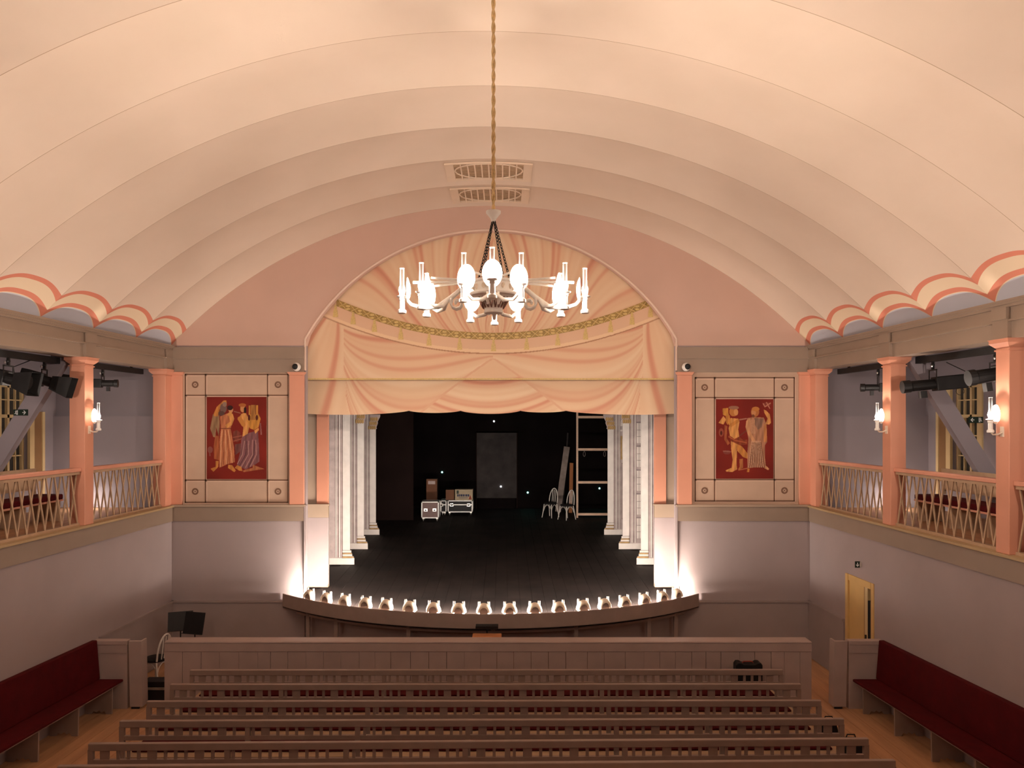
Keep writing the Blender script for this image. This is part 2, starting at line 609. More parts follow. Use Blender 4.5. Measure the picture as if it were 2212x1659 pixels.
# ------------------------------------------------------------------ side walls, galleries, cornices
for side, nm in ((-1, 'left'), (1, 'right')):
    m = MB()
    if side < 0:
        wall_run(m, side, YB, YF + .1, 0, .18, -0.15, 2.70)
    else:   # leave the door opening
        wall_run(m, side, YB, 12.93, 0, .18, -0.15, 2.70)
        wall_run(m, side, 13.77, YF + .1, 0, .18, -0.15, 2.70)
        wall_run(m, side, 12.93, 13.77, 0, .18, 1.88, 2.70)
    struct(m.build('wall_' + nm, 'lav'), 'lavender plaster wall under the %s gallery' % nm)
    # taupe band and ochre lip along the gallery floor edge
    m = MB()
    wall_run(m, side, YB, YF, -0.035, .18, 2.67, 2.955)
    t_ = struct(m.build('trim_%d' % (1 if side < 0 else 2), 'tan'), 'taupe painted band along the %s gallery edge' % nm)
    m = MB()
    wall_run(m, side, YB, YF, -0.075, .22, 2.955, 2.99)
    m.build('ledge_lip', 'ochre', t_)
    # gallery floor
    m = MB()
    m.hexa([wp(side, YB, .18, 2.80), (side * X_OUT, YB, 2.80), (side * X_OUT, YF, 2.80), wp(side, YF, .18, 2.80),
            wp(side, YB, .18, 2.955), (side * X_OUT, YB, 2.955), (side * X_OUT, YF, 2.955), wp(side, YF, .18, 2.955)])
    struct(m.build('floor_gallery_' + nm, 'floorw'), 'wooden floor of the %s gallery' % nm)
    # outer gallery wall with a window opening
    wy0, wy1, wz0, wz1 = 13.62, 14.52, 3.62, 5.36
    m = MB()
    xo0, xo1 = sorted((side * X_OUT, side * (X_OUT + .25)))
    m.box(xo0, xo1, YB, wy0, -0.1, 6.75)
    m.box(xo0, xo1, wy1, YF + .1, -0.1, 6.75)
    m.box(xo0, xo1, wy0, wy1, -0.1, wz0)
    m.box(xo0, xo1, wy0, wy1, wz1, 6.75)
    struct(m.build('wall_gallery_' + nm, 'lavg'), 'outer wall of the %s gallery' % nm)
    # end wall of the gallery with a recessed step
    m = MB()
    xa, xb = sorted((side * (hw(YF) + .12), side * (X_OUT + .2)))
    m.box(xa, xb, YF + .0, YF + .25, 2.9, 6.75)
    m.box(xa, xb, YF - .10, YF, 2.955, 4.78)
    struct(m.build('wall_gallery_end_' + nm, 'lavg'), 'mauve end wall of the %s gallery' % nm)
    # gallery ceiling
    m = MB()
    m.hexa([wp(side, YB, .1, 6.45), (side * (X_OUT + .2), YB, 6.2), (side * (X_OUT + .2), YF + .2, 6.2), wp(side, YF + .2, .1, 6.45),
            wp(side, YB, .1, 6.55), (side * (X_OUT + .2), YB, 6.3), (side * (X_OUT + .2), YF + .2, 6.3), wp(side, YF + .2, .1, 6.55)])
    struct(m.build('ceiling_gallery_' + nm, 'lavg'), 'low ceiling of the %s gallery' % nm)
    # cornice: architrave, lip, frieze, crown
    m = MB()
    wall_run(m, side, YB, YF, 0.0, .34, 5.71, 5.92)
    cor = struct(m.build('trim_%d' % (3 if side < 0 else 4), 'tan'), 'taupe wooden cornice under the vault on the %s' % nm)
    for nm2, o0, z0, z1 in (('cornice_lip', -.045, 5.92, 5.945), ('frieze', -.015, 5.945, 6.10),
                            ('crown_bead', -.05, 6.10, 6.135), ('crown_moulding', -.08, 6.135, 6.165), ('crown_cap', -.10, 6.165, 6.19)):
        m = MB()
        wall_run(m, side, YB, YF, o0, .34, z0, z1)
        m.build(nm2, 'tan', cor)

COLS = [15.19, 12.45, 9.70, 6.95, 4.20, 1.45]
CW = 0.25


def column(side, y, label):
    base = wp(side, y, CW / 2 - .02, 2.99)
    t = thing('gallery_column', base, label, 'column', 'salmon gallery columns')
    def ring(mb, grow, z0, z1):
        wall_run(mb, side, y - CW / 2 - grow, y + CW / 2 + grow, -.02 - grow, CW - .02 + grow, z0, z1)
    m = MB(); ring(m, 0, 2.99, 5.60); m.build('shaft', 'orange', t, bevel=.008)
    cap = MB()
    ring(cap, .012, 5.56, 5.58)
    o_ = [(0, 5.60), (.03, 5.63), (.055, 5.66), (.055, 5.70), (.065, 5.70), (.065, 5.71)]
    for (g0, z0), (g1, z1) in zip(o_, o_[1:]):
        if z1 <= z0:
            continue
        cap.hexa([wp(side, y - CW / 2 - g0, -.02 - g0, z0), wp(side, y - CW / 2 - g0, CW - .02 + g0, z0), wp(side, y + CW / 2 + g0, CW - .02 + g0, z0), wp(side, y + CW / 2 + g0, -.02 - g0, z0),
                  wp(side, y - CW / 2 - g1, -.02 - g1, z1), wp(side, y - CW / 2 - g1, CW - .02 + g1, z1), wp(side, y + CW / 2 + g1, CW - .02 + g1, z1), wp(side, y + CW / 2 + g1, -.02 - g1, z1)])
    cap.build('capital', 'orange', t)
    blk = MB()
    wall_run(blk, side, y - .14, y + .14, -.052, .0, 5.712, 5.952)
    wall_run(blk, side, y - .14, y + .14, -.07, -.02, 5.952, 6.098)
    blk.build('cornice_block', 'tan', t)
    return t


ordn = ['beside the mural panel', 'second from the stage', 'third from the stage',
        'fourth from the stage', 'fifth from the stage', 'sixth from the stage']
for side, nm in ((-1, 'left'), (1, 'right')):
    for k, y in enumerate(COLS):
        column(side, y, 'square salmon column %s, %s' % (ordn[k], 'music stand side' if side < 0 else 'yellow door side'))


def balustrade(side, y0, y1, label):
    t = thing('lattice_balustrade', wp(side, (y0 + y1) / 2, .09, 2.99), label, 'balustrade', 'gallery lattice balustrades')
    m = MB(); wall_run(m, side, y0, y1, .03, .17, 3.86, 3.92); m.build('handrail', 'rail', t, bevel=.008)
    m = MB(); wall_run(m, side, y0, y1, .06, .14, 3.815, 3.86); m.build('top_rail', 'lattice', t)
    m = MB(); wall_run(m, side, y0, y1, .06, .14, 2.99, 3.03); m.build('bottom_rail', 'lattice', t)
    n = max(2, round((y1 - y0) / .205))
    st = (y1 - y0) / n
    me_ = {}
    for d_ in (-1, 1):
        a = Vector((0, -d_ * st * .44, 0)); b = Vector((0, d_ * st * .44, .785))
        me_[d_] = MB().bar(a, b, .026, .016, up=(1, 0, 0)).mesh('baluster', 'lattice')
    ang = math.atan(.0333) * (1 if side > 0 else -1)
    o0 = wloc(t)
    for k in range(n):
        yc = y0 + st * (k + .5)
        for d_ in (-1, 1):
            p = wp(side, yc, .10 + d_ * .009, 3.03)
            inst('baluster', me_[d_], t, p - o0, (0, 0, ang))
    return t


for side in (-1, 1):
    nm = 'music stand side' if side < 0 else 'yellow door side'
    for k, w_ in ((0, 'nearest the stage'), (1, 'second from the stage'), (2, 'third from the stage')):
        balustrade(side, COLS[k + 1] + CW / 2, COLS[k] - CW / 2, 'lattice balustrade with salmon handrail, bay %s, %s' % (w_, nm))

# ------------------------------------------------------------------ front wall
fw = MB()
# lower wall left and right of the stage opening
for s in (-1, 1):
    xa, xb = sorted((s * 3.72, s * 6.62))
    fw.box(xa, xb, YF, YF + .15, -.1, Z_SPRING)
# spandrel between the vault arc and the stage arch
NA = 72
out_p, in_p = [], []
R_IN, ZC_IN = 4.257, 8.506 - 4.257
a_in = math.asin(3.72 / R_IN)
for k in range(NA + 1):
    t = k / NA
    p, L = vault_pt(t, YF, 0.12)
    out_p.append((p.x, p.z))
    a = -a_in + 2 * a_in * t
    in_p.append((R_IN * math.sin(a), ZC_IN + R_IN * math.cos(a)))
in_p[0] = (-3.72, Z_SPRING); in_p[-1] = (3.72, Z_SPRING)
out_p[0] = (-6.62, Z_SPRING); out_p[-1] = (6.62, Z_SPRING)
vv = []
for (ox, oz), (ix, iz) in zip(out_p, in_p):
    vv += [(ox, YF, oz), (ix, YF, iz), (ix, YF + .15, iz), (ox, YF + .15, oz)]
ff = []
for k in range(NA):
    a, b = 4 * k, 4 * (k + 1)
    ff += [(a, b, b + 1, a + 1), (a + 1, b + 1, b + 2, a + 2), (a + 2, b + 2, b + 3, a + 3)]
sp = MB().add(vv, ff)
wall_front = struct(fw.build('wall_front', 'lav'), 'lavender proscenium wall below the vault')
sp.build('spandrel', 'spandrel', wall_front)
# thin bead around the arch
path = [(-3.735, YF - .012, 5.70), (-3.735, YF - .012, 6.25)]
for k in range(0, NA + 1):
    a = -a_in + 2 * a_in * k / NA
    path.append(((R_IN + .02) * math.sin(a), YF - .012, ZC_IN + (R_IN + .02) * math.cos(a)))
path += [(3.735, YF - .012, 6.25), (3.735, YF - .012, 5.70)]
MB().tube(path, .024, 8).build('arch_bead', 'spandrel_edge', wall_front, smooth=True)
for s in (-1, 1):
    def bx(name, x0, x1, y0, y1, z0, z1, mt, bevel=0.0):
        xa, xb = sorted((s * x0, s * x1))
        return MB().box(xa, xb, y0, y1, z0, z1).build(name, mt, wall_front, bevel=bevel)
    bx('entablature', 3.745, 6.42, YF - .06, YF, 5.665, 5.93, 'tan')
    bx('entablature_step', 3.745, 6.42, YF - .085, YF, 5.93, 6.165, 'tan')
    bx('ledge_band', 3.74, 6.42, YF - .045, YF, 2.675, 2.965, 'tan')
    bx('ledge_cap', 3.72, 6.42, YF - .085, YF, 2.965, 3.005, 'tan2')
    bx('upper_ground', 4.02, 6.42, YF - .006, YF, 3.005, 5.665, 'panel')
    bx('dado', 3.74, 6.42, YF - .03, YF, -.05, 1.04, 'dado')
    bx('dado_cap', 3.74, 6.42, YF - .055, YF, 1.04, 1.075, 'dado')
    bx('jamb_bead', 3.695, 3.755, YF - .05, YF + .02, 1.12, 3.0, 'lav', .01)
# dado along the side walls in the pit
for side, nm in ((-1, 'left'), (1, 'right')):
    m = MB()
    segs = [(12.75, YF)] if side < 0 else [(13.9, YF)]
    for a, b in segs:
        wall_run(m, side, a, b, -.03, 0, -.05, 1.04)
        wall_run(m, side, a, b, -.055, 0, 1.04, 1.075)
    struct(m.build('baseboard_' + nm, 'dado'), 'painted dado boarding along the pit wall')

import itertools
trim_n = itertools.count(6)
# salmon pilasters
def pilaster(x0, x1, y0, y1, z0, z1, label, cap=True):
    t = struct(MB().box(x0, x1, y0, y1, z0, z1 - .06).build('trim_%d' % next(trim_n), 'orange', bevel=.01), label)
    if cap:
        m = MB()
        g = .03
        m.hexa([(x0, y0, z1 - .06), (x1, y0, z1 - .06), (x1, y1, z1 - .06), (x0, y1, z1 - .06),
                (x0 - g, y0 - g, z1 - .02), (x1 + g, y0 - g, z1 - .02), (x1 + g, y1, z1 - .02), (x0 - g, y1, z1 - .02)])
        m.box(x0 - g, x1 + g, y0 - g, y1, z1 - .02, z1)
        m.build('capital', 'orange', t)
    return t


for s in (-1, 1):
    wh = 'lyre mural with the purple robe' if s < 0 else 'mural with the pleated grey robe'
    xa, xb = sorted((s * 3.745, s * 4.035))
    pilaster(xa, xb, YF - .075, YF, 3.005, 5.665, 'narrow salmon pilaster between stage opening and %s' % wh)
    xa, xb = sorted((s * 6.19, s * 6.415))
    pilaster(xa, xb, YF - .06, YF, 3.005, 5.665, 'salmon corner pilaster on the outer side of %s' % wh)
# second stage frame, set back
Y2 = 16.2
m = MB()
for s in (-1, 1):
    xa, xb = sorted((s * 3.465, s * 5.2))
    m.box(xa, xb, Y2, Y2 + .12, sz(Y2), 6.6)
m.box(-5.2, 5.2, Y2, Y2 + .12, 6.0, 9.0)
frame2 = struct(m.build('wall_stage_frame', 'tan2'), 'inner stage frame set back behind the proscenium')
for s in (-1, 1):
    who = 'lyre mural with the purple robe' if s < 0 else 'mural with the pleated grey robe'
    xa, xb = sorted((s * 3.44, s * 3.70))
    pilaster(xa, xb, Y2 - .05, Y2, 2.93, 6.0, 'flat salmon strip of the inner stage frame, same side as %s' % who, cap=False)
    # white pier panel with chamfered foot
    xo, xi = s * 3.93, s * 3.44
    z0 = sz(Y2) + .025
    poly = [(xo, z0), (xi + s * .06, z0), (xi, z0 + .06), (xi, 2.65), (xo, 2.65)]
    MB().prism(poly, Y2 - .07, Y2).build('pier_panel', 'lav', frame2, bevel=.012)
    xa, xb = sorted((xo, xi))
    MB().box(xa, xb, Y2 - .09, Y2, 2.65, 2.90).build('pier_band', 'tan2', frame2)
    MB().box(xa - .02, xb + .02, Y2 - .11, Y2, 2.90, 2.93).build('pier_cap', 'tan2', frame2)
    # reveal between the two frames
    xa, xb = sorted((s * 3.96, s * 4.1))
    MB().box(xa, xb, 15.74, Y2, sz(16), 6.6).build('reveal', 'lavg', frame2)

# ------------------------------------------------------------------ murals
def raster(w, h, base):
    im = np.zeros((h, w, 3)); im[:] = base
    return im


def inpoly(xx, yy, pts):
    r = np.zeros(xx.shape, bool)
    n = len(pts)
    for i_ in range(n):
        x0, y0 = pts[i_]; x1, y1 = pts[(i_ + 1) % n]
        if y0 == y1:
            continue
        c = ((y0 > yy) != (y1 > yy)) & (xx < (x1 - x0) * (yy - y0) / (y1 - y0) + x0)
        r ^= c
    return r


def segd(xx, yy, a, b):
    ax, ay = a; bx_, by_ = b
    dx, dy = bx_ - ax, by_ - ay
    t = np.clip(((xx - ax) * dx + (yy - ay) * dy) / (dx * dx + dy * dy + 1e-9), 0, 1)
    return np.hypot(xx - ax - t * dx, yy - ay - t * dy)


def srgb(r, g, b):
    f = lambda c: ((c / 255 + .055) / 1.055) ** 2.4 if c > 10 else c / 255 / 12.92
    return np.array([f(r), f(g), f(b)])


def mural_picture(ops, bounds, rs):
    x0, y0, x1, y1 = bounds
    nx, ny = 224, 310
    gx = np.linspace(x0, x1, nx); gy = np.linspace(y0, y1, ny)
    xx, yy = np.meshgrid(gx, gy)
    rng = np.random.RandomState(rs)
    im = np.zeros((ny, nx, 3)); im[:] = srgb(112, 30, 20)
    tone = sum(np.sin(xx / rng.uniform(90, 260) + rng.uniform(0, 6)) * np.sin(yy / rng.uniform(90, 300) + rng.uniform(0, 6)) for _ in range(6)) / 6
    im *= (1 + .35 * tone)[..., None]
    for op in ops:
        k, a, col = op[0], op[1], srgb(*op[2]) * .78
        if k == 'p':
            mk = inpoly(xx, yy, a)
            fold = 1 + .16 * np.sin(xx / 17 + yy / 60) + .08 * np.sin(xx / 9 - yy / 90)
            im[mk] = (col * fold[..., None])[mk]
        elif k == 'e':
            cx, cy, rx, ry = a
            im[((xx - cx) / rx) ** 2 + ((yy - cy) / ry) ** 2 < 1] = col
        elif k == 'l':
            wd = op[3]
            for p, q_ in zip(a, a[1:]):
                im[segd(xx, yy, p, q_) < wd] = col
    return im


SK = (196, 128, 62); SKL = (214, 150, 84); DK = (88, 34, 24); ROBE = (188, 116, 78); ROBEL = (222, 164, 120)
GRN = (150, 116, 84); PUR = (130, 84, 86); PURL = (176, 132, 124); GOLD = (198, 136, 60)
mural_L = [
    ('p', [(190, 400), (140, 660), (195, 820), (240, 830), (250, 640), (300, 800), (320, 600), (310, 420), (240, 380)], GRN),
    ('p', [(205, 390), (260, 260), (390, 140), (440, 135), (450, 190), (330, 260), (280, 440), (215, 430)], SK),
    ('e', (385, 285, 62, 90), (120, 92, 84)), ('e', (350, 380, 60, 45), (92, 66, 58)), ('e', (410, 210, 40, 45), (150, 120, 104)),
    ('p', [(235, 800), (300, 800), (310, 1260), (215, 1230), (205, 1010)], (168, 92, 54)),
    ('p', [(325, 440), (460, 380), (580, 460), (520, 660), (580, 1000), (600, 1290), (460, 1330), (310, 1400), (315, 900), (340, 660)], ROBE),
    ('l', [(360, 700), (340, 1000), (330, 1370)], ROBEL, 8), ('l', [(420, 700), (430, 1000), (440, 1320)], ROBEL, 8),
    ('l', [(480, 700), (520, 1000), (550, 1300)], ROBEL, 8), ('l', [(390, 690), (380, 1000), (390, 1340)], (150, 80, 52), 7),
    ('l', [(450, 700), (475, 1000), (500, 1310)], (150, 80, 52), 7), ('l', [(345, 665), (520, 665)], (120, 60, 40), 7),
    ('p', [(470, 400), (500, 360), (560, 390), (590, 480), (545, 600), (450, 660), (420, 600), (520, 530)], SKL),
    ('e', (525, 310, 42, 62), (206, 142, 100)), ('e', (510, 275, 55, 45), (58, 30, 26)), ('l', [(480, 400), (520, 370)], SKL, 22),
    ('p', [(245, 1270), (300, 1270), (290, 1380), (200, 1475), (150, 1415), (240, 1380)], SK),
    ('p', [(480, 1340), (550, 1350), (620, 1450), (590, 1480), (470, 1400)], SK),
    ('e', (140, 1060, 50, 60), (140, 80, 70)), ('l', [(130, 1090), (135, 1170)], (140, 80, 70), 12),
    ('p', [(570, 720), (640, 690), (700, 740), (720, 860), (650, 920), (570, 880)], (124, 62, 48)),
    ('l', [(570, 830), (720, 800)], (160, 92, 70), 8), ('l', [(580, 900), (740, 850)], (160, 92, 70), 8),
    ('p', [(600, 960), (720, 940), (720, 1080), (610, 1160)], (110, 66, 60)),
    ('p', [(740, 780), (1030, 700), (1050, 1000), (1060, 1280), (960, 1350), (800, 1430), (640, 1350), (700, 1100), (720, 880)], PUR),
    ('l', [(780, 900), (740, 1150), (650, 1320)], PURL, 8), ('l', [(860, 900), (850, 1150), (720, 1380)], PURL, 8),
    ('l', [(930, 880), (930, 1150), (800, 1390)], PURL, 8), ('l', [(990, 880), (1000, 1150), (890, 1370)], PURL, 8),
    ('l', [(820, 900), (800, 1150), (690, 1360)], (92, 56, 60), 8), ('l', [(960, 900), (960, 1150), (850, 1390)], (92, 56, 60), 8),
    ('p', [(670, 470), (720, 390), (800, 360), (860, 480), (870, 620), (840, 760), (740, 820), (760, 640)], SKL),
    ('l', [(690, 480), (760, 590)], SK, 40), ('l', [(590, 345), (700, 375)], (150, 100, 80), 9),
    ('e', (745, 290, 45, 70), (206, 142, 90)), ('e', (740, 225, 70, 32), (176, 104, 52)), ('e', (790, 320, 25, 60), (48, 24, 22)),
    ('p', [(860, 230), (890, 230), (890, 400), (1000, 400), (1000, 225), (1030, 225), (1035, 380), (1080, 480), (1040, 640), (960, 690), (880, 660), (830, 520), (860, 400)], GOLD),
    ('p', [(900, 220), (990, 220), (990, 500), (900, 500)], (166, 112, 58)), ('e', (865, 460, 25, 55), DK), ('e', (1010, 460, 22, 50), DK),
    ('p', [(960, 700), (1040, 650), (1050, 690), (980, 760)], SKL),
    ('p', [(1060, 560), (1085, 560), (1105, 780), (1080, 780)], (150, 96, 90)),
    ('p', [(640, 1350), (720, 1380), (740, 1460), (680, 1450), (600, 1400)], SK),
    ('p', [(940, 1340), (1010, 1370), (1150, 1420), (1000, 1440), (760, 1480), (740, 1450), (930, 1400)], (170, 104, 66)),
]
mural_R = [
    ('p', [(110, 560), (200, 430), (250, 500), (200, 590)], SKL),
    ('p', [(185, 290), (290, 280), (290, 370), (350, 560), (300, 600), (240, 430), (190, 410)], GOLD),
    ('p', [(240, 420), (320, 420), (280, 600), (250, 560)], SK),
    ('e', (160, 740, 45, 80), (150, 74, 54)), ('e', (160, 750, 20, 40), DK),
    ('p', [(220, 600), (270, 620), (260, 850), (320, 940), (280, 980), (220, 880)], (160, 86, 50)),
    ('p', [(330, 470), (470, 480), (495, 540), (470, 680), (490, 820), (400, 860), (320, 800), (295, 660), (330, 560)], SKL),
    ('p', [(300, 590), (480, 480), (490, 540), (340, 640)], SK),
    ('e', (385, 350, 78, 88), (190, 122, 62)), ('e', (430, 360, 40, 62), (214, 150, 90)), ('e', (390, 275, 95, 34), (156, 108, 84)),
    ('p', [(290, 780), (400, 860), (500, 830), (560, 880), (640, 870), (640, 960), (480, 990), (340, 900)], (136, 62, 36)),
    ('l', [(300, 820), (420, 890), (620, 930)], (176, 92, 54), 10), ('l', [(500, 800), (630, 700)], (120, 56, 42), 12),
    ('p', [(335, 900), (440, 950), (445, 1150), (440, 1340), (450, 1430), (360, 1480), (250, 1470), (240, 1450), (350, 1400), (370, 1250), (345, 1080)], SKL),
    ('p', [(440, 950), (540, 1000), (640, 1130), (640, 1230), (560, 1200), (450, 1080)], SK),
    ('p', [(490, 1240), (560, 1230), (560, 1400), (480, 1450), (470, 1430), (500, 1380)], (176, 108, 62)),
    ('l', [(480, 1445), (640, 1410)], (180, 110, 70), 8), ('e', (265, 1110, 70, 40), (128, 62, 52)), ('l', [(200, 1090), (330, 1100)], (160, 104, 90), 9),
    ('l', [(500, 500), (620, 480)], (170, 116, 96), 12),
    ('p', [(640, 470), (760, 450), (940, 460), (990, 600), (1000, 920), (960, 980), (960, 1200), (980, 1370), (640, 1410), (640, 1100), (660, 850), (610, 640)], (176, 122, 92)),
    ('p', [(620, 520), (690, 470), (680, 700), (800, 920), (770, 970), (640, 760), (605, 640)], (206, 148, 104)),
    ('p', [(770, 470), (940, 480), (900, 640), (830, 690), (780, 600)], (140, 104, 86)),
    ('p', [(940, 580), (990, 600), (1000, 910), (940, 920)], (200, 132, 78)),
    ('e', (780, 355, 75, 90), (182, 110, 60)), ('e', (755, 370, 40, 62), (204, 140, 92)), ('e', (790, 300, 70, 42), (196, 124, 62)), ('e', (745, 430, 28, 30), (120, 70, 44)),
    ('p', [(940, 310), (985, 330), (1050, 400), (1072, 560), (1040, 590), (970, 585), (1010, 480), (950, 370)], SKL),
    ('e', (1000, 215, 65, 42), (140, 66, 50)), ('l', [(930, 200), (960, 260), (1060, 190)], (196, 130, 104), 9), ('l', [(990, 180), (1050, 290)], (196, 130, 104), 8),
    ('p', [(950, 1360), (990, 1370), (1040, 1420), (1020, 1445), (950, 1410)], (206, 148, 104)),
    ('p', [(640, 1410), (680, 1420), (670, 1480), (630, 1480)], SK),
]
for k_ in range(8):
    xk = 665 + k_ * 38
    mural_R.append(('l', [(720 + k_ * 22, 900), (xk, 1390)], (214, 168, 134), 6))
    mural_R.append(('l', [(734 + k_ * 22, 930), (xk + 18, 1390)], (110, 66, 50), 7))
for k_ in range(4):
    mural_R.append(('l', [(690 + k_ * 26, 500), (720 + k_ * 20, 760)], (200, 150, 116), 6))

PAINT = mat_paint('mural_paint')


def mural(side, x0, x1, z0, z1, label, ops, bounds, px_lines):
    t = thing('mural', ((x0 + x1) / 2, YF - .012, z0), label, 'mural')
    MB().box(x0, x1, YF - .012, YF, z0, z1).build('panel_ground', 'panel', t)
    vx, hz = px_lines
    # painted lines: outer frame and inner crossing lines, dark with a pale hairline beside
    lw = .026
    yl = YF - .016
    def hb(xa, xb, za, zb, mt, nm):
        MB().box(xa, xb, yl, YF - .012, za, zb).build(nm, mt, t)
    for xx_ in [x0 + .01] + vx + [x1 - .01]:
        hb(xx_ - lw / 2, xx_ + lw / 2, z0, z1, 'line', 'border_line')
        hb(xx_ + lw / 2 + .004, xx_ + lw / 2 + .016, z0, z1, 'hair', 'pale_line')
    for zz_ in [z0 + .01] + hz + [z1 - .01]:
        hb(x0, x1, zz_ - lw / 2, zz_ + lw / 2, 'line', 'border_line')
        hb(x0, x1, zz_ - lw / 2 - .016, zz_ - lw / 2 - .004, 'hair', 'pale_line')
    # corner rosettes
    for cx in ((x0 + vx[0]) / 2, (vx[1] + x1) / 2):
        for cz in ((z0 + hz[0]) / 2, (hz[1] + z1) / 2):
            g = MB()
            n = 28
            ring = []
            for k in range(n):
                a = 2 * PI * k / n
                r = .068 * (1 + (.05 if k % 2 else -.05))
                ring.append((cx + r * math.cos(a), yl, cz + r * math.sin(a)))
            inner = [(cx + .037 * math.cos(2 * PI * k / n), yl, cz + .037 * math.sin(2 * PI * k / n)) for k in range(n)]
            g.add(ring + inner, [(k, (k + 1) % n, n + (k + 1) % n, n + k) for k in range(n)])
            g.add([(cx + .013 * math.cos(2 * PI * k / 10), yl, cz + .013 * math.sin(2 * PI * k / 10)) for k in range(10)], [tuple(range(10))])
            for k in range(4):
                a = PI / 4 + k * PI / 2
                g.bar((cx + .016 * math.cos(a), yl, cz + .016 * math.sin(a)), (cx + .04 * math.cos(a), yl, cz + .04 * math.sin(a)), .002, .008, up=(0, 1, 0))
            g.build('rosette', 'line', t)
    # picture
    xa, xb = vx[0] + .025, vx[1] - .02
    za, zb = hz[0] + .02, hz[1] - .03
    im = mural_picture(ops, bounds, 3 if side < 0 else 5)
    ny, nx = im.shape[:2]
    gx = np.linspace(xa, xb, nx); gz = np.linspace(zb, za, ny)
    XX, ZZ = np.meshgrid(gx, gz)
    o = wloc(t)
    vsn = np.stack([XX.ravel() - o.x, np.full(nx * ny, YF - .018) - o.y, ZZ.ravel() - o.z], 1)
    ids = np.arange(nx * ny).reshape(ny, nx)
    fcs = np.stack([ids[:-1, :-1], ids[1:, :-1], ids[1:, 1:], ids[:-1, 1:]], -1).reshape(-1, 4)
    me_ = bpy.data.meshes.new('picture')
    me_.from_pydata(vsn.tolist(), [], fcs.tolist())
    paint_attr(me_, im.reshape(-1, 3))
    me_.materials.append(PAINT)
    inst('picture', me_, t)['label'] = 'painted classical figures on a dark red ground'
    return t


def fx(px): return EYE.x + (px - PPX) * YF / F_PX
def fzz(py): return EYE.z - (py - PPY) * YF / F_PX


mural(-1, fx(400), fx(623.5), fzz(1086), fzz(808), 'painted wall panel with a lyre player in purple robe on dark red', mural_L, (75, 70, 1190, 1610),
      ([fx(444.5), fx(578.5)], [fzz(1037), fzz(854)]))
mural(1, fx(1500.5), fx(1716), fzz(1083), fzz(815), 'painted wall panel with a figure in pleated grey robe on dark red', mural_R, (60, 115, 1115, 1605),
      ([fx(1543), fx(1672)], [fzz(1036), fzz(859)]))

# ------------------------------------------------------------------ painted valances
def folds1d(s, seed, freqs=(1.0, 2.3, 4.1)):
    rng = np.random.RandomState(seed)
    r = 0
    for f in freqs:
        r = r + np.sin(s * f * 2 * PI + rng.uniform(0, 6.28)) / (f ** .35)
    return r / 2.0


CREAM = np.array([0.71, 0.485, 0.315]); PINK = np.array([0.62, 0.285, 0.19]); DEEP = np.array([0.47, 0.185, 0.115]); LITE = np.array([0.75, 0.555, 0.375])


def fold_col(f):
    f = np.clip(f, -1, 1)
    c = CREAM[None] + np.clip(f, 0, 1)[:, None] * (LITE - CREAM)[None]
    k = np.clip((-f - .12) / .6, 0, 1)[:, None]
    c = c * (1 - k * .85) + PINK[None] * k * .85
    k2 = np.clip((-f - .78) / .25, 0, 1)[:, None]
    return c * (1 - .5 * k2) + DEEP[None] * .5 * k2


S1 = 15.55 / F_PX
def vx_(px): return EYE.x + (px - PPX) * S1
def vz_(py): return EYE.z - (py - PPY) * S1
CXV = vx_(1065)


def cord_z(x):
    return vz_(727 - 72 * ((x - CXV) / S1 / 336) ** 2)


def trim_z(x):
    return vz_(759 - 78 * ((x - CXV) / S1 / 362) ** 2)


def swag_t(ax, A, B):
    """family of hanging curves between A (outer) and B (inner); ax >= 0 from the middle"""
    u = np.clip((A[0] - ax[0]) / (A[0] - B[0]), 3e-2, 1 - 3e-2)
    base = A[1] + (B[1] - A[1]) * u
    return np.clip((base - ax[1]) / (4 * u * (1 - u)) ** .5, -4, 4), u


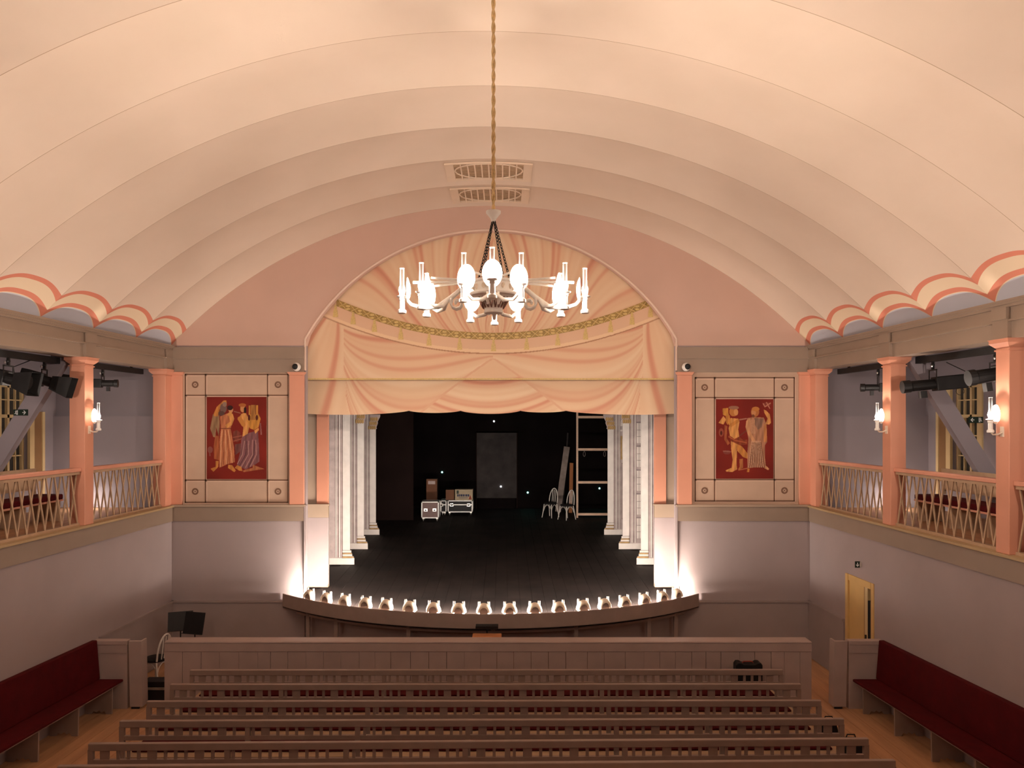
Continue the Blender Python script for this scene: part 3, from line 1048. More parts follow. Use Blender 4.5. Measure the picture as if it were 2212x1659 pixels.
def valance_colors(x, z, lower):
    sx = x - CXV
    ax = np.abs(sx)
    sg = (sx > 0) * 1.0
    # big side swags
    A = (vx_(1405) - CXV, vz_(690)); B = (-.02, vz_(766))
    t, u = swag_t((ax, z), A, B)
    f = folds1d(t * .80 + .5 * u + .22 * u * u + sg * .13, 11, (1.0, 2.1, 3.7, 6.1)) * .85
    # tails at the outer sides
    out = ax > A[0] - .16
    ang = np.arctan2(ax - A[0], -(z - A[1] - .25))
    ft = folds1d(ang * .9 + .25 * z + .6 * ax, 5, (1.0, 2.0, 3.1)) * .8
    f = np.where(out, ft, f)
    # middle piece hanging below the crossing point
    xk = np.clip((vz_(766) - z) * 1.45, 0, 9) - .1
    mid = ax < xk * (1 - .10 * np.clip(vz_(820) - z, 0, 2))
    t2 = (vz_(766) - .35 - z) + ax ** 2 * .19
    fm = folds1d(t2 * 1.5 + .06 * sx, 23, (1.0, 1.9, 3.0, 5.0)) * np.clip((vz_(800) - z) / .25, .15, 1)
    f = np.where(mid, fm, f)
    edge = np.abs(ax - xk * (1 - .10 * np.clip(vz_(820) - z, 0, 2))) < .035
    f = np.where(edge & (z < vz_(775)) & ~out, -.4, f)
    col = fold_col(f)
    if not lower:
        # fan of radiating folds above the cord
        up = z > cord_z(x)
        zc = vz_(748)
        an = np.abs(np.arctan2(sx, z - zc))
        rr = np.hypot(sx, z - zc)
        ff_ = folds1d((an - 1.5 * np.exp(-rr / 1.25)) * 2.5 + sg * .31 + .10 * np.sin(rr * 2.4 + an * 2), 3, (1.0, 2.4, 3.9, 6.3))
        cf = fold_col(ff_ * .85)
        col = np.where(up[:, None], cf, col)
        # plain band between cord and trim line
        band = (z <= cord_z(x)) & (z > trim_z(x))
        col = np.where(band[:, None], np.array([0.70, 0.46, 0.31])[None], col)
        tl = np.abs(z - trim_z(x)) < .035
        col = np.where(tl[:, None], np.array([0.78, 0.56, 0.36])[None], col)
        tl2 = np.abs(z - trim_z(x) + .045) < .012
        col = np.where(tl2[:, None], np.array([0.42, 0.22, 0.13])[None], col)
    return col


PAINTV = mat_paint('valance_canvas', .85)


def canvas(name, parent, nx, nz, xf, zlo, zhi, y, lower):
    """painted canvas sheet: columns follow the outline zlo(x)..zhi(x)"""
    o = wloc(parent)
    gx = np.linspace(-xf, xf, nx) + 0.0
    tz = np.linspace(0, 1, nz)
    XX = np.repeat(gx[:, None], nz, 1)
    lo = np.array([zlo(v) for v in gx]); hi = np.array([zhi(v) for v in gx])
    ZZ = lo[:, None] + (hi - lo)[:, None] * tz[None]
    x = XX.ravel(); z = ZZ.ravel()
    cols = valance_colors(x, z, lower)
    n = nx * nz
    ids = np.arange(n).reshape(nx, nz)
    front = np.stack([ids[:-1, :-1], ids[1:, :-1], ids[1:, 1:], ids[:-1, 1:]], -1).reshape(-1, 4)
    v1 = np.stack([x - o.x, np.full(n, y) - o.y, z - o.z], 1)
    # back sheet, coarse rim joined along the border
    rim = np.concatenate([ids[:, 0], ids[-1, 1:], ids[-2::-1, -1], ids[0, -2:0:-1]])
    v2 = v1[rim] + np.array([0, .025, 0])
    vs_ = np.concatenate([v1, v2])
    fcs = front.tolist()
    m_ = len(rim)
    for k in range(m_):
        k2 = (k + 1) % m_
        fcs.append([int(rim[k]), n + k, n + k2, int(rim[k2])])
    me_ = bpy.data.meshes.new(name)
    me_.from_pydata(vs_.tolist(), [], fcs)
    paint_attr(me_, np.concatenate([cols, cols[rim]]))
    me_.materials.append(PAINTV)
    return inst(name, me_, parent)


ZV1 = vz_(818)
val = thing('arched_valance', (0, 15.55, ZV1), 'arched painted canvas with pink drapery and tasselled gold cord above the stage', 'valance')
def zhi1(x):
    ax = min(abs(x), 3.86)
    return max(6.35, ZC_IN + math.sqrt(max((R_IN + .14) ** 2 - ax * ax, 0)))
canvas('painted_canvas', val, 560, 300, 3.86, lambda x: ZV1, zhi1, 15.55, False)
MB().box(-3.86, 3.86, 15.545, 15.58, ZV1 - .02, ZV1 + .008).build('bottom_batten', 'goldl', val)
# cord roll and tassels, slightly proud of the canvas
xs = [CXV + (-338 + 676 * k / 60) * S1 for k in range(61)]
top = [(x, cord_z(x) + .075) for x in xs]; bot = [(x, cord_z(x) - .065) for x in xs]
cm = MB()
for k in range(60):
    cm.hexa([(*bot[k][:1], 15.535, bot[k][1]), (bot[k + 1][0], 15.535, bot[k + 1][1]), (bot[k + 1][0], 15.55, bot[k + 1][1]), (bot[k][0], 15.55, bot[k][1]),
             (top[k][0], 15.535, top[k][1]), (top[k + 1][0], 15.535, top[k + 1][1]), (top[k + 1][0], 15.55, top[k + 1][1]), (top[k][0], 15.55, top[k][1])])
cord = cm.build('cord_roll', 'gold', val)
for k in range(26):
    xc = CXV + (-325 + 26 * k) * S1
    lm = MB()
    for d_ in (-1, 1):
        xa, xb = xc - d_ * .075, xc + d_ * .075
        lm.bar((xa, 15.532, cord_z(xa) - .06), (xb, 15.532, cord_z(xb) + .07), .012, .016, up=(0, 1, 0))
    for d_ in (-1, 1):
        lm.ell((xc + .115, 15.534, cord_z(xc + .115) + d_ * .03), .045, .004, .022, 10, 6)
    lm.build('cord_lacing', 'goldl', cord)
tprof = [(.012, 0), (.02, -.03), (.03, -.05), (.022, -.07), (.04, -.12), (.05, -.22), (.052, -.25)]
tm = MB()
for (r0, z0), (r1, z1) in zip(tprof, tprof[1:]):
    tm.hexa([(-r1, -.012, z1), (r1, -.012, z1), (r1, 0, z1), (-r1, 0, z1), (-r0, -.012, z0), (r0, -.012, z0), (r0, 0, z0), (-r0, 0, z0)])
tme = tm.mesh('tassel', 'goldl')
for px in (725, 763, 809, 866, 927, 993, 1066, 1137.5, 1204.7, 1264.7, 1318.7, 1365, 1405):
    x = vx_(px)
    inst('tassel', tme, val, Vector((x, 15.545, cord_z(x) - .05)) - wloc(val))

Y_V2 = 15.80
S2 = Y_V2 / F_PX
val2 = thing('hanging_valance', (0, Y_V2, 4.80), 'lower painted pink drapery border with wavy lower edge over the stage', 'valance')
def zlo2(x):
    px = PPX + (x - EYE.x) / S2
    cusp = [600, 883, 995, 1124, 1223, 1520]
    dep = [4, 8, 8, 6, 9]
    for (a, b), d_ in zip(zip(cusp, cusp[1:]), [9, 5, 7, 4, 9]):
        if a <= px < b:
            u = (px - a) / (b - a)
            return EYE.z - (887 + d_ * (4 * u * (1 - u)) ** .7 - PPY) * S2
    return EYE.z - (888 - PPY) * S2
canvas('painted_canvas', val2, 520, 150, 3.88, zlo2, lambda x: 5.95, Y_V2, True)
MB().tube([(-3.9, Y_V2 + .03, 5.95), (3.9, Y_V2 + .03, 5.95)], .03, 10).build('hanging_pole', 'wood', val2)

# ------------------------------------------------------------------ stage
st = MB()
RL = 6.07; LC = Vector((0, 13.64 + RL))           # centre of the curved apron
def lip(x, r=RL):
    return LC.y - math.sqrt(r * r - x * x)
xsn = [-4.17 + 8.34 * k / 40 for k in range(41)]
ring = [(x, lip(x) + .02) for x in xsn] + [(4.17, 15.45), (-4.17, 15.45)]
st.prism(ring, .95, 1.10, 'z')
st.hexa([(-7.2, 15.4, .9), (7.2, 15.4, .9), (7.2, 26.6, .9), (-7.2, 26.6, .9),
         (-7.2, 15.4, sz(15.4) - .02), (7.2, 15.4, sz(15.4) - .02), (7.2, 26.6, sz(26.6) - .02), (-7.2, 26.6, sz(26.6) - .02)])
stage = struct(st.build('floor_stage', 'black'), 'black painted raked stage floor with curved apron')
x = -4.6
while x < 4.6:
    x1 = x + .243
    m = MB()
    xm = max(abs(x), abs(x1))
    y0 = lip(xm) + .14 if xm < 4.05 else 15.42
    if xm > 3.70 and y0 < 15.7:
        y1 = 15.36
    else:
        y1 = 26.5
    if y0 < 15.3:
        m.hexa([(x, y0, 1.10), (x1, y0, 1.10), (x1, min(15.4, y1), 1.10), (x, min(15.4, y1), 1.10),
                (x, y0, 1.12), (x1, y0, 1.12), (x1, min(15.4, y1), 1.12), (x, min(15.4, y1), 1.12)])
    if y1 > 20 or y0 >= 15.4:
        ya = 15.4 if xm < 3.70 else 16.35
        m.hexa([(x, ya, sz(ya) - .02), (x1, ya, sz(ya) - .02), (x1, 26.5, sz(26.5) - .02), (x, 26.5, sz(26.5) - .02),
                (x, ya, sz(ya)), (x1, ya, sz(ya)), (x1, 26.5, sz(26.5)), (x, 26.5, sz(26.5))])
    if m.v:
        m.build('plank', 'black', stage)
    x += .247
# lip board
m = MB()
for k in range(40):
    a, b = xsn[k], xsn[k + 1]
    m.hexa([(a, lip(a), .97), (b, lip(b), .97), (b, lip(b) + .035, .97), (a, lip(a) + .035, .97),
            (a, lip(a), 1.225), (b, lip(b), 1.225), (b, lip(b) + .035, 1.225), (a, lip(a) + .035, 1.225)])
struct(m.build('trim_5', 'pew'), 'curved taupe fascia board along the stage edge')
# skirt wall under the apron
m = MB()
for k in range(40):
    a, b = xsn[k] * .95, xsn[k + 1] * .95
    m.hexa([(a, lip(a) + .45, -.06), (b, lip(b) + .45, -.06), (b, lip(b) + .5, -.06), (a, lip(a) + .5, -.06),
            (a, lip(a) + .45, .97), (b, lip(b) + .45, .97), (b, lip(b) + .5, .97), (a, lip(a) + .5, .97)])
struct(m.build('wall_apron', 'dado'), 'grey mauve skirt wall under the stage apron')
ap = thing('apron_rail', (0, 14.3, fz(13)), 'curved grey rail on short posts under the stage edge', 'rail')
m = MB()
for k in range(40):
    a, b = xsn[k] * .93, xsn[k + 1] * .93
    ya, yb = lip(a) + .20, lip(b) + .20
    m.hexa([(a, ya, .84), (b, yb, .84), (b, yb + .05, .84), (a, ya + .05, .84), (a, ya, .885), (b, yb, .885), (b, yb + .05, .885), (a, ya + .05, .885)])
m.build('rail', 'pew', ap)
for px in (644, 718, 886, 1066, 1242, 1410, 1480):
    x = EYE.x + (px - PPX) * 14.3 / F_PX
    MB().box(x - .035, x + .035, lip(x) + .19, lip(x) + .26, fz(13), .97).build('post', 'pew', ap)

# stage box
for nm, b in (('stage_left', (-7.4, -7.2, 15.7, 27, .8, 9.6)), ('stage_right', (7.2, 7.4, 15.7, 27, .8, 9.6)), ('stage_back', (-7.4, 7.4, 26.6, 26.8, .8, 9.6))):
    struct(MB().box(*b).build('wall_' + nm, 'blackwall'), 'black %s wall' % nm.replace('_', ' '))
struct(MB().box(-7.4, 7.4, 15.7, 27, 9.4, 9.6).build('ceiling_stage', 'blackwall'), 'black stage ceiling')
m = MB(); m.box(-7.4, -5.15, 15.66, 15.72, .8, 9.6); m.box(5.15, 7.4, 15.66, 15.72, .8, 9.6); m.box(-7.4, 7.4, 15.66, 15.72, 6.5, 9.6)
struct(m.build('wall_stage_front', 'blackwall'), 'black inner side of the proscenium wall')

# wing flats: painted boards with cut column outline
def wing_flat(s, y, xin, hgt, label, extra=None):
    z0 = sz(y) + .01
    t = thing('wing_flat', (s * xin, y, z0), label, 'stage flat', 'painted wing flats')
    def P(off): return s * (xin + off)
    def strip(a, b, za, zb, mt, nm, d=.006):
        xa, xb = sorted((P(a), P(b)))
        return MB().box(xa, xb, y - d, y, za, zb).build(nm, mt, t)
    prof = [(-.10, z0), (-.10, z0 + .15), (-.085, z0 + .16), (-.085, z0 + .19), (-.05, z0 + .20), (-.045, z0 + .25), (-.03, z0 + .28), (0, z0 + .34), (0, z0 + hgt - .42),
            (-.03, z0 + hgt - .40), (-.015, z0 + hgt - .36), (-.06, z0 + hgt - .24), (-.05, z0 + hgt - .2), (-.12, z0 + hgt - .06), (-.12, z0 + hgt)]
    poly = [(P(a), z) for a, z in prof] + [(P(1.25), z0 + hgt), (P(1.25), z0)]
    MB().prism(poly, y, y + .03).build('board', 'mauve', t)
    zt = z0 + hgt - .42
    strip(0, .175, z0 + .34, zt, 'fwhite', 'painted_shaft')
    for a, b, mt in ((.175, .187, 'fline'), (.225, .231, 'fline'), (.231, .262, 'fwhite'), (.262, .274, 'fline'), (.315, .321, 'fline'), (.321, .345, 'fwhite'), (.345, .354, 'fline')):
        strip(a, b, z0 + .17, z0 + hgt, mt, 'painted_moulding')
    # painted base
    for a, b, za, zb, mt in ((-.10, .19, 0, .15, 'fwhite'), (-.085, .185, .16, .19, 'fochre'), (-.05, .18, .20, .245, 'fwhite'), (-.045, .18, .25, .275, 'fochre'), (-.03, .18, .28, .335, 'fwhite')):
        strip(a, b, z0 + za, z0 + zb, mt, 'painted_base')
    for za in (.152, .193, .246, .277, .336):
        strip(-.05, .19, z0 + za, z0 + za + .008, 'fline', 'base_line')
    strip(.19, 1.2, z0, z0 + .15, 'fwhite', 'painted_plinth')
    # capital: leaf shapes
    cap = MB()
    for r_ in range(3):
        for c in range(4):
            zc = zt + .05 + r_ * .12
            xc = P(-.03 * r_ + .03 + c * .055)
            cap.ell((xc, y - .006, zc), .030, .006, .06, 8, 6)
    cap.build('painted_capital', 'fochre', t)
    if extra == 'window':
        for k in range(12):
            za = z0 + .28 + k * .62
            if za + .5 > z0 + hgt:
                break
            strip(.372, .70, za, za + .52, 'fwhite', 'painted_window')
            for q_ in (.425, .475, .53, .60):
                strip(q_, q_ + .008, za, za + .52, 'fline', 'window_lead', .009)
            for q_ in (.17, .34):
                strip(.372, .70, za + q_, za + q_ + .008, 'fline', 'window_lead', .009)
            strip(.36, .70, za + .53, za + .56, 'fgrey', 'window_sill_line')
    elif extra == 'panel':
        fr = [(z0 + 2.15, z0 + 2.80, 'fochre'), ]
        strip(.37, 1.05, z0 + 2.15, z0 + 2.82, 'fochre', 'painted_frame')
        strip(.415, 1.0, z0 + 2.22, z0 + 2.74, 'fwhite', 'framed_field', .009)
        strip(.40, 1.0, z0 + .45, z0 + 2.05, 'fline', 'panel_line', .006)
        strip(.41, 1.0, z0 + .465, z0 + 2.035, 'mauve', 'panel_field', .008)
        strip(.36, 1.2, z0 + 2.95, z0 + 3.0, 'fwhite', 'painted_cornice')
        ar = MB()
        for k in range(12):
            a0, a1 = PI * k / 12, PI * (k + 1) / 12
            cx = P(.78)
            ar.prism([(cx + .42 * math.cos(a0), z0 + 3.1 + .5 * math.sin(a0)), (cx + .42 * math.cos(a1), z0 + 3.1 + .5 * math.sin(a1)),
                      (cx + .36 * math.cos(a1), z0 + 3.1 + .44 * math.sin(a1)), (cx + .36 * math.cos(a0), z0 + 3.1 + .44 * math.sin(a0))], y - .008, y)
        ar.build('painted_arch', 'fwhite', t)
    elif extra == 'ruin':
        for k in range(9):
            za = z0 + .35 + k * .45
            if za + .3 > z0 + hgt:
                break
            strip(.36, .50, za, za + .24 + .06 * (k % 3), 'fwhite' if k % 2 else 'fgrey', 'painted_stone')
            strip(.36, .50, za - .03, za - .01, 'fline', 'stone_line')
    return t


wing_flat(-1, 18.2, 3.40, 4.1, 'first painted column flat behind the pier, on the lyre mural side', 'plain')
wing_flat(-1, 19.9, 3.38, 3.70, 'middle painted column flat with stonework, on the lyre mural side', 'ruin')
wing_flat(-1, 21.8, 3.385, 3.43, 'rear painted column flat with gilt capital, on the lyre mural side', 'panel')
wing_flat(1, 18.2, 3.53, 4.1, 'first painted column flat behind the pier, on the timber frame side', 'plain')
wing_flat(1, 19.9, 3.36, 3.70, 'middle painted column flat with leaded window, on the timber frame side', 'window')
wing_flat(1, 21.8, 3.23, 3.43, 'rear painted column flat with gold framed field, beside the wooden frame', 'panel')

# masking boards
tag(MB().box(EYE.x + (790 - PPX) * 24.2 / F_PX, EYE.x + (893 - PPX) * 24.2 / F_PX, 24.2, 24.26, sz(24.2), 8.2).build('masking_flat', 'mask'),
    'brown black masking board beyond the column flats on the road case side', 'masking flat')
p0, p1 = at(1030, 935, 26.4), at(1116, 1076, 26.4)
bp_ = thing('backdrop_panel', ((p0.x + p1.x) / 2, 26.5, sz(26.4)), 'tall dark slate panel standing at the black stage back wall', 'panel')
MB().box(p0.x, p1.x, 26.42, 26.46, p1.z, p0.z).build('slate_board', 'slate', bp_)
MB().box(p0.x + .05, p1.x - .05, 26.42, 26.46, sz(26.5), p1.z).build('foot_board', 'blackwall', bp_)
MB().box(p0.x - .03, p0.x, 26.41, 26.47, sz(26.5), p0.z).build('side_stile', 'mask', bp_)
MB().box(p1.x, p1.x + .03, 26.41, 26.47, sz(26.5), p0.z).build('side_stile', 'mask', bp_)

# wooden ladder-like flat frame, stage right
yw = 24.6
t = thing('timber_frame', (at(1280, 1113, yw).x, yw, sz(yw)), 'tall open pale timber frame standing beside the rear column flat', 'frame')
xa, xb = at(1245, 0, yw).x, at(1330, 0, yw).x
zt = at(0, 872, yw).z
zb_ = sz(yw) + .005
for xx_ in (xa, xb):
    MB().box(xx_, xx_ + .06, yw, yw + .04, zb_, zt + .3).build('stile', 'wood', t)
for py in (901, 971, 1042, 1111):
    z = at(0, py, yw).z
    z = max(z, zb_ + .03)
    MB().box(xa + .06, xb, yw, yw + .04, z - .038, z + .038).build('rail', 'wood', t)
for px in (1262, 1306):
    p = at(px, 972, yw)
    hk = MB().tube([(p.x + .035 * math.cos(a) , yw - .01, p.z - .13 + .08 * math.sin(a)) for a in [k * PI / 6 for k in range(12)]], .006, 6, closed=True)
    hk.bar((p.x, yw - .01, p.z - .03), (p.x, yw - .01, p.z - .055), .008, .008)
    hk.build('rope_loop', 'board', t)

# chairs on the stage
def chair(loc, rz, label, mt='chairw', seat='dark', group=None):
    t = thing('bentwood_chair', loc, label, 'chair', group, rz)
    def b(mb, nm, m_, sm=True): return mb.build(nm, m_, t, smooth=sm, local=True)
    b(MB().lathe([(.19, .43), (.205, .44), (.205, .47), (.19, .48)], 20), 'seat', seat)
    for sx_ in (-1, 1):
        b(MB().tube([(sx_ * .14, .15, .43), (sx_ * .16, .18, .2), (sx_ * .185, .21, 0)], [.017, .016, .013]), 'leg', mt)
        b(MB().tube([(sx_ * .15, -.15, .43), (sx_ * .165, -.19, .2), (sx_ * .18, -.23, 0)], [.017, .016, .013]), 'leg', mt)
    arc = [(.15 * math.cos(a) * 1.05, -.17 - .07 * math.sin(a), .46 + .46 * math.sin(a) ** .75) for a in [PI * k / 16 for k in range(17)]]
    b(MB().tube(arc, .016), 'backrest', mt)
    for xx_ in (-.06, 0, .06):
        b(MB().tube([(xx_, -.18, .47), (xx_, -.215, .7), (xx_, -.235, .88)], .011, 6), 'back_slat', mt)
    for ang in (0, PI / 2, PI, 3 * PI / 2):
        a_ = MB().tube([(.13, -.0, .40), (.14, .05, .40)], .008, 6)
    br = MB()
    for ax_, ay_, bx_, by_ in ((-.15, .16, .15, .16), (-.15, -.17, .15, -.17), (-.15, -.17, -.15, .16), (.15, -.17, .15, .16)):
        pts_ = []
        for k in range(9):
            u = k / 8
            pts_.append((ax_ + (bx_ - ax_) * u, ay_ + (by_ - ay_) * u, .22 + .19 * math.sin(PI * u) ** .6))
        br.tube(pts_, .009, 6)
    b(br, 'arched_brace', mt)
    return t


yc = 24.9
for px, py, dd, lab, rz in ((1189, 1105, 24.7, 'white bentwood chair standing further from the timber frame on the dark stage', 2.5),
                            (1224, 1108, 24.3, 'white bentwood chair standing next to the timber frame on the dark stage', 2.3)):
    p = at(px, py, dd)
    chair((p.x, dd, sz(dd) + .005), rz, lab, group='chairs at the back of the stage')
# leaning boards behind the chairs
for px0, px1, py0, py1, mt, lab in ((1206, 1224, 1060, 965, 'board', 'long grey board leaning against the back wall behind the chairs'),
                                   (1232, 1234, 1075, 1000, 'woodo', 'short reddish board leaning behind the two stage chairs'),
                                   (1218, 1227, 1030, 935, 'slate', 'thin dark pole board leaning behind the two stage chairs')):
    a, b_ = at(px0, py0, 25.6), at(px1, py1, 26.45)
    ya_ = {'board': 25.75, 'woodo': 25.55, 'slate': 26.1}[mt]
    a = Vector((a.x, ya_, sz(ya_) + .01))
    b_ = Vector((b_.x, 26.35 + (.18 if mt == 'slate' else 0), b_.z))
    wd = .20 if mt == 'board' else (.12 if mt == 'woodo' else .05)
    tag(MB().bar(a, b_, wd, .025, up=(0, 1, 0)).build('leaning_board', mt), lab, 'board')

# flight cases and cartons
def flight_case(px0, px1, pyt, pyb, d, depth, mt, label, wheels=True, dishes=2, latches=False, floor_z=None):
    x0, x1 = at(px0, 0, d).x, at(px1, 0, d).x
    zb0 = sz(d + .0) + .012 if floor_z is None else floor_z
    h = (pyb - pyt) * d / F_PX
    whl = .10 if wheels else 0
    t = thing('flight_case', ((x0 + x1) / 2, d + depth / 2, zb0), label, 'flight case', 'flight cases on the stage')
    zb1, zt1 = zb0 + whl, zb0 + whl + h
    MB().box(x0 + .012, x1 - .012, d + .012, d + depth - .012, zb1 + .012, zt1 - .012).build('body', mt, t)
    e = .032
    ed = MB()
    for z in (zb1, zt1 - e):
        for yy_ in (d, d + depth - e):
            ed.box(x0, x1, yy_, yy_ + e, z, z + e)
        for xx_ in (x0, x1 - e):
            ed.box(xx_, xx_ + e, d, d + depth, z, z + e)
    for xx_ in (x0, x1 - e):
        for yy_ in (d, d + depth - e):
            ed.box(xx_, xx_ + e, yy_, yy_ + e, zb1, zt1)
    ed.build('metal_edging', 'alu', t)
    if latches:
        MB().box(x0 + .03, x1 - .03, d - .004, d + .012, zt1 - .16, zt1 - .125).build('lid_seam', 'alu', t)
    n = dishes
    for k in range(n):
        xc = x0 + (x1 - x0) * (k + .5) / n if not latches else x0 + (x1 - x0) * (.16 if k == 0 else .84)
        zc = (zb1 + zt1) / 2 if not latches else zt1 - .15
        dd_ = MB().box(xc - .055, xc + .055, d - .004, d + .012, zc - .045, zc + .045)
        o_ = dd_.build('handle_dish' if not latches else 'latch', 'steel', t)
        MB().box(xc - .03, xc + .03, d - .008, d - .004, zc - .028, zc + .012).build('handle_grip' if not latches else 'latch_key', 'iron', o_)
    if wheels:
        for xx_ in (x0 + .06, x1 - .06):
            for yy_ in (d + .06, d + depth - .06):
                c_ = MB().lathe([(.04, -.015), (.045, 0), (.04, .015)], 12)
                c_.xf(Matrix.Translation((xx_, yy_, zb0 + .045)) @ Matrix.Rotation(PI / 2, 4, 'Y'))
                c_.box(xx_ - .025, xx_ + .025, yy_ - .02, yy_ + .02, zb0 + .07, zb1 + .005)
                c_.build('castor', 'steel', t)
    return t


flight_case(910, 948, 1059, 1095, 23.9, .55, 'casebrown', 'brown wheeled flight case with two handle dishes on the stage', True, 2)
flight_case(967, 1021, 1059, 1085, 25.0, .55, 'caseblack', 'long black flight case with latches under the printed cream carton', True, 2, True)
flight_case(951.5, 964.5, 1059, 1085, 25.0, .55, 'caseblack', 'narrow black flight case between the brown case and the long case', True, 1, True)


def carton(px0, px1, pyt, pyb, d, depth, mt, label, z0, printed=False):
    x0, x1 = at(px0, 0, d).x, at(px1, 0, d).x
    h = (pyb - pyt) * d / F_PX
    t = thing('carton', ((x0 + x1) / 2, d + depth / 2, z0), label, 'box')
    MB().box(x0, x1, d, d + depth, z0, z0 + h).build('box_body', mt, t)
    MB().box(x0 + .0, x1, d - .004, d, z0 + h - .03, z0 + h).build('lid_flap', mt, t)
    if printed:
        W_ = x1 - x0
        MB().box(x0 + .05, x0 + .12, d - .006, d - .004, z0 + h * .6, z0 + h * .92).build('printed_mark', 'green', t)
        xm = x0 + .07
        for k, wd in enumerate((.05, .04, .05, .045, .03, .05, .045)):      # print too small to read
            MB().box(xm, xm + wd, d - .006, d - .004, z0 + h * .34, z0 + h * .34 + .075).build('blurred_print', 'ink', t)
            xm += wd + .014
        MB().box(x0 + .12, x1 - .16, d - .006, d - .004, z0 + h * .2, z0 + h * .24).build('small_print', 'ink', t)
        MB().prism([(x1 - .13, z0 + .03), (x1 - .03, z0 + .03), (x1 - .08, z0 + h * .5)], d - .006, d - .004).build('red_mark', 'inkr', t)
    return t


hc = (1085 - 1059) * 25.0 / F_PX
zc_ = sz(25.0) + .012 + .10 + hc
carton(983, 1021, 1036, 1059, 25.05, .4, 'cartonc', 'cream carton with blurred blue print on the long black case', zc_ + .002, True)
carton(963, 981, 1035, 1057, 25.10, .35, 'carton', 'brown carton beside the printed cream carton', zc_ + .002)
tb = thing('side_crate', (at(932, 0, 25.6).x, 25.75, sz(25.6)), 'dark brown tall crate standing behind the brown flight case', 'crate')
x0, x1 = at(921, 0, 25.6).x, at(944, 0, 25.6).x
MB().box(x0, x1, 25.6, 25.95, sz(25.8) + .01, at(0, 1035, 25.6).z).build('crate_body', 'carton', tb)
MB().box(x0 + .06, x1 - .06, 25.592, 25.6, at(0, 1046, 25.6).z, at(0, 1039, 25.6).z).build('paper_label', 'mauve', tb)
# indicator lights
for px, py, d, mt, lab in ((955, 1020, 26.585, 'led', 'tiny teal indicator light on the wall above the flight cases'), (1140, 1064, 26.585, 'led', 'tiny teal indicator light between slate panel and chairs'),
                           (1295, 1055, 26.585, 'led', 'tiny pale indicator light seen through the timber frame'), (1082, 1051, 26.40, 'ledw', 'tiny white indicator light on the slate panel'), (1067, 910, 26.585, 'ledw', 'tiny white light high on the stage back wall')):
    p = at(px, py, d)
    o_ = tag(MB().ell((p.x, d, p.z), .028, .02, .028, 10, 6).build('indicator_light', mt), lab, 'indicator light')

# ------------------------------------------------------------------ lamps
def lamp_parts(parent, flame_mat, loc=(0, 0, 0), ang=0.0, scale=1.0, refl_off=.085):
    """oil-lamp shaped fitting; ang = direction of the reflector"""
    L = bpy.data.objects.new('oil_lamp', LM['base'])
    C.objects.link(L); L.parent = parent; L.location = loc; L.rotation_euler = (0, 0, ang); L.scale = (scale,) * 3
    inst('chimney', LM['chim'], L)
    inst('flame', LM['fl_' + flame_mat], L)
    inst('chimney_rim_highlight', LM['rim'], L)
    inst('reflector', LM['refl'], L, (refl_off, 0, 0))
    return L


LM = {}
LM['rim'] = MB().tube([(.0215 * math.cos(2 * PI * k / 16), .0215 * math.sin(2 * PI * k / 16), .45) for k in range(16)], .0028, 5, closed=True).mesh('chimney_rim_highlight', 'white', True)  # white ring stands in for the bright highlight on the glass rim
LM['base'] = MB().lathe([(.030, 0), (.042, .006), (.042, .03), (.028, .045), (.026, .13), (.032, .135), (.032, .155), (.054, .166), (.055, .174), (.030, .178), (.014, .182)], 20).mesh('oil_lamp', 'white', True)  # wide collar under the flame added to keep light off the lower walls
LM['chim'] = MB().lathe([(.022, .17), (.024, .20), (.034, .225), (.032, .25), (.022, .28), (.021, .45)], 20, caps=False).mesh('chimney', 'glass', True)
for k, mt in (('c', 'flame'), ('s', 'flame_s')):
    LM['fl_' + k] = MB().ell((0, 0, .203), .018, .018, .024, 12, 8).mesh('flame', mt, True)
# oval dish reflector, hollow side facing the flame
rv, rf = [], []
for j in range(7):
    r = j / 6
    for i in range(24):
        a = 2 * PI * i / 24
        rv.append((-.03 * r * r, .088 * r * math.cos(a) if r else 0, .235 + .125 * r * math.sin(a) if r else .235))
for j in range(6):
    for i in range(24):
        k = (i + 1) % 24
        rf.append((j * 24 + i, j * 24 + k, (j + 1) * 24 + k, (j + 1) * 24 + i))
rb = MB().add(rv, rf)
rb2 = MB().add([(p[0] + .006, p[1], p[2]) for p in rv], [tuple(reversed(f)) for f in rf])
rb.add(rb2.v, rb2.f)
opal = bpy.data.materials.new('opal_glass')
opal.use_nodes = True
nt_ = opal.node_tree
nt_.nodes.clear()
d1 = nt_.nodes.new('ShaderNodeBsdfDiffuse'); d1.inputs['Color'].default_value = (0.88, 0.85, 0.80, 1)
t1 = nt_.nodes.new('ShaderNodeBsdfTranslucent'); t1.inputs['Color'].default_value = (0.88, 0.83, 0.76, 1)
x1_ = nt_.nodes.new('ShaderNodeMixShader'); x1_.inputs[0].default_value = 0.5
o1 = nt_.nodes.new('ShaderNodeOutputMaterial')
nt_.links.new(d1.outputs[0], x1_.inputs[1]); nt_.links.new(t1.outputs[0], x1_.inputs[2]); nt_.links.new(x1_.outputs[0], o1.inputs[0])
rb = MB().add(rv, rf)          # one thin opal sheet
LM['refl'] = rb.mesh('reflector', opal, True)

# chandelier
CY = 7.6
CH = Vector((EYE.x + (1066 - PPX) * CY / F_PX, CY, 5.735))
ch = thing('chandelier', CH, 'large white chandelier of twelve lit oil lamps hanging on a golden rope', 'chandelier')
sc_ = CY / F_PX
def cz(py): return EYE.z - (py - PPY) * sc_
m = MB()
